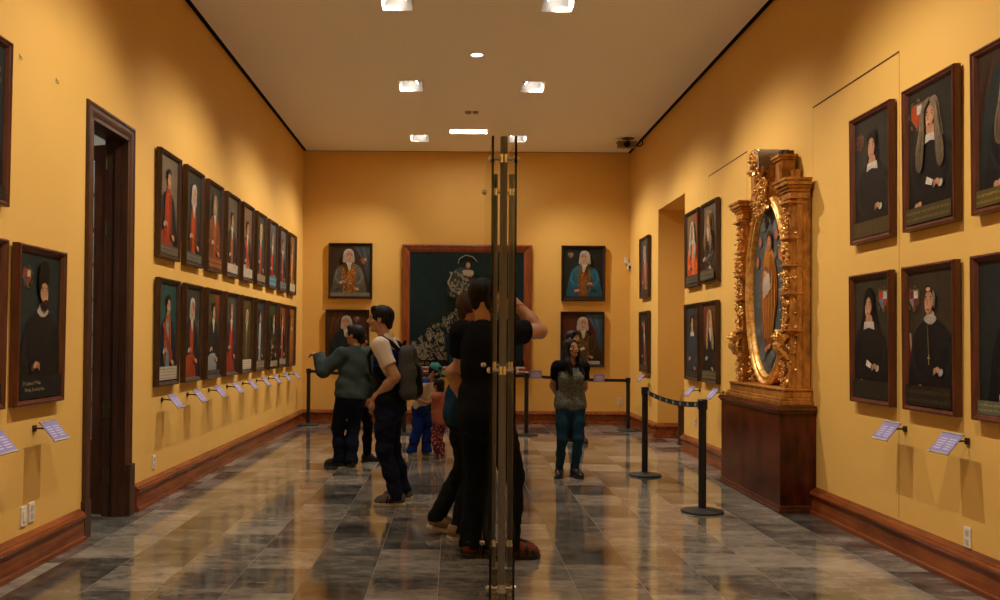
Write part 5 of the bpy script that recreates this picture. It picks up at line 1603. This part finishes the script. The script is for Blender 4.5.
def foot_outline(L, wd):
    return [(-.27*L, -.30*wd), (-.20*L, -.44*wd), (.10*L, -.42*wd), (.42*L, -.56*wd), (.62*L, -.44*wd), (.71*L, -.12*wd), (.70*L, .16*wd), (.58*L, .40*wd), (.40*L, .50*wd), (.10*L, .40*wd), (-.20*L, .42*wd), (-.27*L, .28*wd), (-.295*L, 0)]
def shoe(J, s, parent, name, m_up, m_sole, kind='sneaker', m_extra=None):
    H = J.H; p, fd, lift = J.foot[s]
    L = .152*H*1.05; wd = .060*H; sd = Vector((-fd.y, fd.x, 0))
    th = {'sneaker': .026, 'shoe': .018, 'sandal': .028, 'boot': .022}[kind]*H/1.75
    # local frame, lifted about the ball of the foot
    al = math.radians(lift); ball = .42*L
    def Wd(x, y, z):
        dx = x - ball
        X_ = ball + dx*math.cos(al) + z*math.sin(al)*(1 if dx < 0 else 0) if dx < 0 else x
        Z_ = z*math.cos(al) - dx*math.sin(al) if dx < 0 else z
        return p + fd*X_ + sd*y + U*Z_
    ah = .060*H
    prims = [cap(Wd(-.10*L, 0, th+.022*H), Wd(.10*L, 0, th+.026*H), .029*H, .031*H, .02, sd, 1.0), cap(Wd(.10*L, 0, th+.022*H), Wd(.50*L, 0, th+.010*H), .031*H, .024*H, .02),
             cap(Wd(.45*L, .06*wd, th+.008*H), Wd(.58*L, 0, th+.005*H), .027*H, .018*H, .02), cap(Wd(-.07*L, 0, th+.02*H), Wd(-.05*L, 0, ah if kind != 'boot' else ah*1.6), .029*H, .028*H, .015)]
    if kind == 'sandal': prims[3] = cap(Wd(-.07*L, 0, th+.02*H), Wd(-.04*L, 0, ah), .026*H, .023*H, .015)
    up = (Wd(0, 0, 1) - Wd(0, 0, 0)).normalized() if lift else U
    V, F = build_sdf(prims, .006, hem_cuts(None, ((Wd(-.1*L, 0, th*.6), -up), (Wd(-.1*L, 0, ah*(1.75 if kind == 'boot' else 1.02)), up))) if not lift else hem_cuts(None, ((Wd(-.1*L, 0, ah*1.02), up),)))
    o = mesh_obj(name, V, F, m_up, J.base, parent)
    # sole: footprint slab, two segments when the heel is raised
    mb = MB(); out = foot_outline(L, wd*1.06)
    n = len(out)
    vs = [Wd(x, y, z) - J.base for z in (0, th) for x, y in out]
    mb.add(vs, [tuple(range(n))[::-1], tuple(range(n, 2*n))] + [(i, (i+1) % n, n+(i+1) % n, n+i) for i in range(n)])
    mb.build('sole', m_sole, o, bevel=.004)
    if kind == 'sandal' and m_extra:
        def strap(x, hgt, w_):
            pts = [Wd(x, wd*.5*math.cos(PI*k/8)*1.02, th*.7 + hgt*math.sin(PI*k/8)) - J.base for k in range(9)]
            b = MB(); b.tube(pts, w_, 8); b.build('strap', m_extra, o, smooth=True)
        strap(.53*L, .030*H, .014); strap(.36*L, .042*H, .013); strap(.18*L, .054*H, .014); strap(-.02*L, .060*H, .013)
        b = MB(); b.tube([Wd(.56*L, 0, th+.03*H) - J.base, Wd(.34*L, 0, th+.045*H) - J.base, Wd(.10*L, 0, th+.062*H) - J.base], .008, 8); b.build('strap', m_extra, o, smooth=True)
        b = MB(); b.tube([Wd(.06*L, wd*.45, th+.02*H) - J.base, Wd(-.16*L, wd*.36, th+.038*H) - J.base, Wd(-.24*L, 0, th+.042*H) - J.base, Wd(-.16*L, -wd*.36, th+.038*H) - J.base, Wd(.06*L, -wd*.45, th+.02*H) - J.base], .010, 8); b.build('strap', m_extra, o, smooth=True)
    elif kind == 'sneaker' and m_extra:
        for k in range(3):      # side stripes and laces
            b = MB(); x = (.10 + .08*k)*L
            b.tube([Wd(x+.03*L, sg_*wd*.50, th*.9) - J.base for sg_ in (1,)] + [Wd(x+.01*L, wd*.50, th+.018*H) - J.base, Wd(x-.01*L, wd*.40, th+.036*H) - J.base], .005, 6); b.build('stripe', m_extra, o)
    return o

def make_person(J, label, skin, shirt=None, trousers=None, hair=('short', HAIR), shoes=None, fem=False, belly=0.0, bust=0.0, vox=.0065, beard=None):
    H = J.H
    pr = torso(J, -.010, belly*.8, bust*.8)
    for s in 'LR':
        pr += arm(J, s, -.002); pr += leg(J, s, -.010*H/1.7, .92, .80)
        pr.append(cap(J.an[s], J.an[s] - U*.02*H + J.foot[s][1]*.03*H, .022*H, .018*H, .015))
        pr += hand(J, s)
    pr += head_prims(J, fem)
    V, F = build_sdf(pr, vox)
    me = mesh_obj('person', V, F, [skin, M_EYEW, M_IRIS, M_LIP, M_BROW], J.base, None, face_zone(J), 1)
    me.location = J.base
    tag(me, label, 'person', 'visitors')
    # hair
    hp = hair_prims(J, hair[0]); V, F = build_sdf(hp, .0055, hair_wave(J, .05 if hair[0] != 'long' else .08)); mesh_obj('hair', V, F, hair[1], J.base, me)
    if beard:
        s_ = J.s; c, f, r, u = J.hc, J.hf, J.hr, J.hu; P = lambda a, b, d: c + r*a*s_ + f*b*s_ + u*d*s_
        bp = [cap(P(-.30, .52, -.66), P(.30, .52, -.66), .20*s_, .20*s_, .1*s_), cap(P(0, .66, -.78), P(0, .70, -.72), .17*s_, .15*s_, .08*s_), cap(P(-.22, .76, -.36), P(.22, .76, -.36), .07*s_, .07*s_, .04*s_),
              cap(P(-.48, .3, -.3), P(-.36, .5, -.62), .12*s_, .16*s_, .1*s_), cap(P(.48, .3, -.3), P(.36, .5, -.62), .12*s_, .16*s_, .1*s_)]
        V, F = build_sdf(bp, .005); mesh_obj('beard', V, F, beard, J.base, me)
    if trousers:
        tz, mats, loose, calf, e, amp = trousers['top'], trousers['mat'], trousers.get('loose', 1.12), trousers.get('calf', 1.25), trousers.get('e', .010), trousers.get('amp', .0028)
        P = lambda z, ff=0: J.pel + J.t*(z-.52)*H + J.f*ff*H
        tp = [cap(P(.50), P(.545), .088*H+e, .086*H+e, .05, J.f, 1.36), cap(P(.55, belly*.3), P(.60), (.082+belly*.4)*H+e*.8, .080*H+e*.8, .05, J.f, 1.4), ell(P(.495, -.035), (J.r, J.f, U), (.082*H+e, .05*H+e, .06*H+e), .04)]
        cut = trousers.get('hem', .035)*H
        for s in 'LR':
            c_ = J.foot[s][2]
            zc = J.an[s].z - .043*H + cut
            for q in trouser_leg(J, s, trousers.get('r', (.062, .054, .044, .037))):
                q.cuts = (((0, 0, zc), (0, 0, -1)),); tp.append(q)
        V, F = build_sdf(tp, .008, hem_cuts(wrinkle(amp, 40, int(H*1000) % 91, bias=1.8), ((P(tz), J.t),)))
        o = mesh_obj('trousers', V, F, mats, J.base, me, trousers.get('zone'))
    if shirt:
        e, amp = shirt.get('e', .012), shirt.get('amp', .003)
        P = lambda z, ff=0: J.pel + J.t*(z-.52)*H + J.f*ff*H
        sp = torso(J, e, belly, bust, 1.06, .05)
        for s in 'LR': sp += arm(J, s, e, shirt.get('sleeve', .62), shirt.get('loose', 1.18))
        P = lambda z, ff=0: J.pel + J.t*(z-.52)*H + J.f*ff*H
        if shirt.get('flare'): sp.append(cap(P(.50), P(.58), (.092 + shirt['flare'])*H+e, .084*H+e, .05, J.f, 1.36))
        if shirt.get('collar'):
            sp.append(cap(J.neck - J.t*.02*H, J.neck + J.t*.020*H - J.f*.002*H, .041*H, .038*H, .012))
        for s in 'LR': sp.append(cap(J.hip[s] + U*.012*H, J.hip[s] + U*.06*H, .062*H+e, .054*H+e, .04))
        sp.append(ell(P(.495, -.035), (J.r, J.f, U), (.082*H+e, .05*H+e+.004, .06*H+e), .04))
        nb_, nr_ = J.neck, (.034 if shirt.get('collar') else .040)*H*shirt.get('neck', 1.0)
        if shirt.get('collar'): sp.append(cap(nb_ + J.t*.086*H - J.f*.01*H, nb_ + J.t*.2*H, .062*H, .09*H, .004, sub=True))
        sp.append(cap(nb_ - J.t*(.002 if shirt.get('collar') else .006)*H + J.f*.010*H, nb_ + J.t*.15*H, nr_, nr_ + .012*H, .006, sub=True))
        V, F = build_sdf(sp, .008, hem_cuts(wrinkle(amp, shirt.get('freq', 26), int(H*777) % 83, bias=1.2), ((P(shirt.get('hem', .50)), -J.t),))) 
        o = mesh_obj(shirt.get('name', 'shirt'), V, F, shirt['mat'], J.base, me, shirt.get('zone'))
    if shoes:
        for s in 'LR': shoe(J, s, me, shoes.get('name', 'shoe'), *shoes['args'], **shoes.get('kw', {}))
    return me

# ---- shared cloth
NAVY = cloth('navy_denim', (.012, .016, .034)); BLACK = cloth('black_cotton', (.009, .011, .014)); JEANS = cloth('teal_blue_jeans', (.018, .062, .105), .25)
DGREEN = cloth('dark_green_jacket', (.055, .078, .074)); CREAM = cloth('cream_cotton', (.95, .82, .70), .06); ROYAL = cloth('royal_blue_cotton', (.015, .045, .26)); DBLUE = cloth('dark_blue_cotton', (.014, .050, .105))
CHAR = cloth('charcoal_trouser', (.013, .017, .018)); GREYV = cloth('grey_vest', (.17, .155, .14)); PINK = cloth('salmon_pink_cotton', (.52, .17, .115)); PURP = cloth('pink_purple_scarf', (.40, .10, .26))
BLUES = cloth('blue_shirt', (.02, .055, .16))
RUB_W = plain('off_white_rubber', (.48, .42, .34, 1), .6); RUB_B = plain('black_rubber', (.012, .012, .012, 1), .6)
LEA_B = plain('black_leather', (.012, .012, .013, 1), .4); SUEDE = plain('grey_brown_suede', (.10, .085, .065, 1), .85); TAN = plain('tan_canvas', (.24, .17, .09, 1), .85)
ORANGE = cloth('orange_red_sock', (.26, .060, .035)); GREYSH = plain('grey_mesh_shoe', (.20, .19, .17, 1), .8)

# ---- the man with the backpack
J = skeleton(-.585, 8.07, 168, 1.77, (.05, 0), 0, (176, 2), hands={'L': (W(376, 398, 7.93), (-.22, .22, -.95), (0.2, .95, 0), .25), 'R': (W(388, 408, 8.28), (-.1, -.1, -.95), (0, -.9, 0), .5)},
             elbows={'L': (1, -.35, 0), 'R': (1, .4, 0)}, feet={'L': (-.50, 7.93, 178, 0), 'R': (-.45, 8.22, 172, 0)}, headfwd=.030, headr=.068)
def zc(C):
    z = C[:, 2]; out = np.zeros(len(C), np.int32)
    out[(z < 1.37)] = 1; out[z < 1.22] = 2
    for s in 'LR':
        a, b_ = v3(J.sh[s]), v3(J.el[s]); ab = b_ - a
        t = np.clip(((C - a) @ ab)/(ab @ ab), 0, 1)
        out[np.linalg.norm(C - a - t[:, None]*ab, axis=1) < .088] = 0
    return out
manC = make_person(J, 'man in cream and blue shirt wearing a grey backpack, hand in jeans pocket', SK1, dict(mat=[CREAM, ROYAL, BLACK], zone=zc, sleeve=.62, collar=True, hem=.50, e=.006, loose=1.08), dict(top=.60, mat=NAVY, e=.010, amp=.004, hem=.03, r=(.060, .052, .042, .036)),
                   ('short', HAIR), dict(args=(SUEDE, RUB_W, 'sneaker', BLACK)))
# the backpack, worn
def backpack(J):
    H = J.H; f, r, u = J.f, J.r, J.t
    R = empty('backpack', J.base); tag(R, 'dark grey backpack worn by the man in the cream and blue shirt', 'backpack')
    m_g = cloth('charcoal_nylon', (.085, .092, .092), .2); m_k = cloth('black_nylon', (.012, .012, .013))
    P = lambda z, ff, rr=0: J.pel + u*(z-.52)*H + f*ff*H + r*rr*H
    prims = []
    for rr in (-.062, .062):
        prims += [cap(P(.580, -.112, rr), P(.755, -.110, rr*.88), .034*H, .032*H, .05), cap(P(.565, -.116, rr), P(.715, -.114, rr*.88), .032*H, .030*H, .05)]
    prims += [cap(P(.575, -.125, -.05), P(.575, -.125, .05), .038*H, .038*H, .05), cap(P(.66, -.118, -.05), P(.66, -.118, .05), .046*H, .046*H, .06), cap(P(.765, -.106, -.02), P(.765, -.106, .02), .036*H, .036*H, .05)]
    V, F = build_sdf(prims, .008, wrinkle(.0035, 26, 7)); mesh_obj('pack_body', V, F, m_g, J.base, R)
    prims = [cap(P(.572, -.140, -.04), P(.572, -.140, .04), .026*H, .026*H, .03), cap(P(.585, -.142, 0), P(.68, -.145, 0), .040*H, .030*H, .03)]
    V, F = build_sdf(prims, .007); mesh_obj('front_pocket', V, F, m_k, J.base, R)
    for s, q in (('L', -1), ('R', 1)):
        sh = J.sh[s]
        a = P(.775, -.085, q*.062); b = J.neck.lerp(sh, .62) + U*.032*H; c = P(.745, .072, q*.078); d = P(.66, .060, q*.092); e = P(.60, -.03, q*.105); g = P(.585, -.09, q*.085)
        mb = MB(); mb.tube([p - J.base for p in (a, a.lerp(b, .5) + U*.012, b, b.lerp(c, .5) + U*.012 + f*.012, c, d, e, g)], [.018, .019, .020, .020, .018, .013, .010, .009], 10)
        mb.build('strap', m_k, R, smooth=True)
    mb = MB(); mb.tube([p - J.base for p in (P(.80, -.09, -.02), P(.825, -.10, -.01), P(.825, -.10, .01), P(.80, -.09, .02))], .008, 8); mb.build('handle', m_k, R, smooth=True)
backpack(J)

# ---- the pointing man in the dark green jacket
J = skeleton(-1.185, 10.38, 118, 1.625, (.02, .10), 8, (155, 3), hands={'L': (W(319, 355.5, 10.42), (-.9, .35, .06), (0, 0, -1), .55)}, elbows={'L': (-.3, -.5, -1)},
             feet={'L': (-1.32, 10.42, 172, 0), 'R': (-1.17, 10.33, 112, 0)}, headr=.071)
make_person(J, 'man in dark green jacket seen from behind, pointing left at the portraits', SK1, dict(mat=DGREEN, sleeve=1.97, collar=True, hem=.485, e=.020, amp=.004, freq=44, loose=1.35, flare=.0, name='jacket'), dict(top=.545, mat=NAVY, e=.010, amp=.004, hem=.026, r=(.062, .054, .046, .041)),
            ('short', HAIR), dict(args=(LEA_B, RUB_B, 'shoe')), belly=.012)
# ---- the person hidden behind him
J = skeleton(-1.15, 10.86, 15, 1.56, (.02, 0), 0, (60, 0), feet={'R': (-1.035, 10.80, -5, 0), 'L': (-1.30, 10.86, 40, 0)})
pB = make_person(J, 'person in blue top mostly hidden behind the pointing man', SK1, dict(mat=BLUES, sleeve=1.9, collar=False, hem=.49), dict(top=.60, mat=BLACK, e=.008, hem=.035, r=(.058, .048, .037, .030)), ('bun', HAIR), dict(args=(LEA_B, RUB_B, 'shoe')), fem=True)
V, F = build_sdf([cap(J.neck - J.t*.03 - J.r*.05, J.neck - J.t*.03 + J.r*.05, .052, .052, .03), cap(J.neck - J.t*.04 + J.f*.05, J.neck - J.t*.04 - J.f*.05, .05, .05, .03), cap(J.sh['R'].lerp(J.neck, .4), J.sh['R'] - U*.02 , .05, .045, .03)], .008, wrinkle(.004, 40, 3))
mesh_obj('scarf', V, F, PURP, J.base, pB)

# ---- the boy in the teal cap
J = skeleton(-.405, 11.30, -30, 1.17, (.30, 0), 0, (-20, -26), hands={'L': (W(431, 405, 11.16), (.3, -.5, .2), (-.3, .4, -.6), .9), 'R': (W(426, 403, 11.08), (.8, .1, .1), (0, .8, -.3), .9)}, elbows={'L': (.2, .8, -.6), 'R': (-1, -.3, -.5)},
             feet={'R': (-.525, 11.22, -60, 0), 'L': (-.345, 11.28, -25, 0)}, headr=.077, headfwd=.03)
def zd(C):
    out = np.zeros(len(C), np.int32); out[C[:, 2] > J.neck.z - .022] = 1; return out
boy = make_person(J, 'small boy in teal cap and royal blue trousers, black face mask, looking down', SK1, dict(mat=[cloth('white_cotton', (.95, .88, .78), .05), ROYAL], zone=zd, sleeve=.75, collar=True, hem=.50, e=.012, loose=1.35), dict(top=.585, mat=ROYAL, e=.012, amp=.005, hem=.05, r=(.068, .062, .056, .052)),
                  ('short', HAIR), dict(args=(GREYSH, RUB_W, 'sneaker')), vox=.006)
s = J.s; P = lambda a, b, d: J.hc + J.hr*a*s + J.hf*b*s + J.hu*d*s
TEAL = cloth('teal_cap_cotton', (.06, .36, .36), .06)
V, F = build_sdf([ell(P(0, -.10, .42), (J.hr, J.hf, J.hu), (.84*s, .98*s, .80*s), .02)], .006, hem_cuts(None, ((P(0, 0, .34), -J.hu),)))
capo = mesh_obj('cap', V, F, TEAL, J.base, boy)
V, F = build_sdf([cap(P(0, .55, .36), P(0, 1.15, .24), .66*s, .52*s, .01, J.hu, 9)], .006)
mesh_obj('brim', V, F, TEAL, J.base, capo)
V, F = build_sdf([ell(P(0, .52, -.42), (J.hr, J.hf, J.hu), (.56*s, .48*s, .50*s), .02), cap(P(-.62, .05, -.1), P(.62, .05, -.1), .03*s, .03*s, .05)], .005)
mesh_obj('face_mask', V, F, BLACK, J.base, boy)
def small_camera(loc, rz, label, sc=1.0, tiltx=0):
    R = empty('photo_camera', loc, (tiltx, 0, rz)); tag(R, label, 'camera', 'hand-held cameras')
    R.scale = (sc, sc, sc)
    MB().box(-.055, .055, -.022, .022, -.036, .030).box(-.02, .02, -.02, .018, .03, .045).box(.025, .055, -.03, -.02, -.032, .026).build('body', LEA_B, R, bevel=.005)
    m = MB(); m.tube([(-.008, -.02, 0), (-.008, -.05, 0), (-.008, -.056, 0)], [.027, .027, .024], 20); m.build('lens', MATS['lens_black'], R, smooth=True)
    m = MB(); m.lathe([(.006, .03), (.006, .038)], (.04, 0, 0), 12); m.build('shutter_button', M_ALU, R)
small_camera(W(431.5, 407, 11.02), math.radians(150), 'small black camera held by the boy in the teal cap', .95)

# ---- the little girl
J = skeleton(-.165, 10.98, 152, .965, (.02, 0), 0, (140, -10), feet={}, headr=.084, hands={'L': (W(435, 399, 10.98), (-.7, .3, .5), (.3, .3, .2), .6)}, elbows={'L': (.2, -.6, -1)})
LEG = NT('red_pattern_leggings'); _n = LEG.n('ShaderNodeTexVoronoi'); _n.inputs['Scale'].default_value = 34; LEG.l(LEG.coords('Object'), _n.inputs['Vector'])
LEG.base(LEG.ramp(_n.outputs['Distance'], [(.20, (.55, .42, .36, 1)), (.34, (.36, .045, .055, 1)), (.62, (.06, .02, .05, 1))])); LEG.set(.85, 0, .2)
make_person(J, 'little girl in salmon pink top and red patterned leggings beside the boy', SK1, dict(mat=PINK, sleeve=1.85, hem=.455, e=.012, loose=1.25, flare=.01), dict(top=.58, mat=LEG.m, e=.006, hem=.045, r=(.064, .056, .046, .040)), ('bowl', HAIR), dict(args=(GREYSH, RUB_W, 'sneaker')), vox=.006, fem=True)

# ---- the man in the dark blue T-shirt
J = skeleton(.095, 6.70, 28, 1.83, (.03, 0), 0, (12, 0), hands={'R': (W(468, 407, 6.52), (.8, .25, -.2), (-.2, .9, 0), .8), 'L': (W(474, 400, 6.95), (.8, -.25, -.2), (-.2, -.9, 0), .8)}, elbows={'R': (-.9, -.1, -.5), 'L': (-.3, .9, -.4)},
             feet={'L': (-.125, 6.78, 12, 14), 'R': (.035, 6.60, 20, 0)})
make_person(J, 'man in dark blue T-shirt and tan shoes, left of the man in black', SK1, dict(mat=DBLUE, sleeve=.62, hem=.455, e=.010, flare=.0), dict(top=.55, mat=CHAR, e=.010, hem=.032, r=(.060, .051, .041, .034)), ('short', HAIR2), dict(args=(TAN, RUB_W, 'sneaker')))

# ---- the man in black taking a photograph behind the glass
J = skeleton(.212, 6.07, 46, 1.90, (.02, -.05), 0, (20, 2), hands={'R': (W(513, 300, 6.22), (-.3, .5, .8), (-.9, -.1, .2), 1.0), 'L': (W(497, 352, 6.45), (.8, .1, .4), (-.2, -.9, .2), .8)}, elbows={'R': (.75, -.3, -1.0), 'L': (.6, .9, -.7)},
             feet={'L': (.115, 6.09, 78, 0), 'R': (.375, 6.02, 12, 0)}, headfwd=.010, headr=.063)
make_person(J, 'man in black T-shirt and strappy sandals behind the glass screen, elbow raised to photograph', SK2, dict(mat=BLACK, sleeve=.55, hem=.455, e=.010, flare=.0), dict(top=.58, mat=BLACK, e=.008, hem=.035, r=(.058, .051, .043, .039)), ('short', HAIR), dict(name='sandal', args=(ORANGE, RUB_B, 'sandal', LEA_B)))
small_camera(W(504, 294, 6.36), math.radians(62+180), 'black camera held up to the face of the man in black', 1.2)

# ---- the standing woman
J = skeleton(1.25, 9.68, -82, 1.485, (-.01, 0), 0, (-58, 7), hands={'L': (Vector((1.30, 9.85, .77)), (-.8, .1, -.4), (0, -1, 0), .5), 'R': (Vector((1.20, 9.86, .79)), (.8, .1, -.4), (0, -1, 0), .5)}, elbows={'L': (1, .6, 0), 'R': (-1, .6, 0)},
             feet={'R': (1.135, 9.68, -100, 0), 'L': (1.30, 9.66, -68, 0)}, shw=.094, headr=.069)
LACE = NT('grey_lace_over_black'); _n = LACE.n('ShaderNodeTexVoronoi'); _n.inputs['Scale'].default_value = 75; LACE.l(LACE.coords('Object'), _n.inputs['Vector'])
LACE.base(LACE.ramp(_n.outputs['Distance'], [(.25, (.008, .010, .011, 1)), (.50, (.16, .18, .155, 1))])); LACE.set(.8, 0, .2)
def zh(C):
    out = np.zeros(len(C), np.int32); out[C[:, 2] > 1.13] = 1; out[(np.abs((C - v3(J.pel)) @ v3(J.r)) > .145) & (C[:, 2] > .93)] = 1
    fr = (C - v3(J.pel)) @ v3(J.f) > .03; inn = np.abs((C - v3(J.pel)) @ v3(J.r)) < .075
    out[fr & inn & (C[:, 2] < 1.17)] = 0; return out
make_person(J, 'long-haired woman in grey lace top and blue jeans with hands behind her back', SK1, dict(mat=[LACE.m, BLACK], zone=zh, sleeve=.55, hem=.480, e=.009, amp=.002), dict(top=.545, mat=JEANS, e=.005, hem=.05, amp=.002, r=(.058, .049, .036, .027)), ('long', HAIR), dict(args=(LEA_B, RUB_B, 'boot')), fem=True, bust=.027)

# ---- the bearded man behind her
J = skeleton(1.70, 13.08, -25, 1.62, (.0, 0), 0, (-38, 0), feet={'R': (1.83, 12.98, -70, 0), 'L': (1.72, 13.15, -40, 0)})
def zi(C):
    out = np.zeros(len(C), np.int32)
    for s in 'LR':
        a, b = v3(J.sh[s]), v3(J.el[s]); w = v3(J.wr[s])
        out[np.abs((C - v3(J.pel)) @ v3(J.r)) > .098*J.H] = 1
    return out
make_person(J, 'bearded man in grey vest and navy sleeves, half hidden behind the woman', SK1, dict(mat=[GREYV, NAVY], zone=zi, sleeve=1.9, hem=.48, e=.016, collar=True), dict(top=.58, mat=BLACK, e=.010, hem=.032), ('short', HAIR), dict(args=(LEA_B, RUB_B, 'shoe')), beard=HAIR)
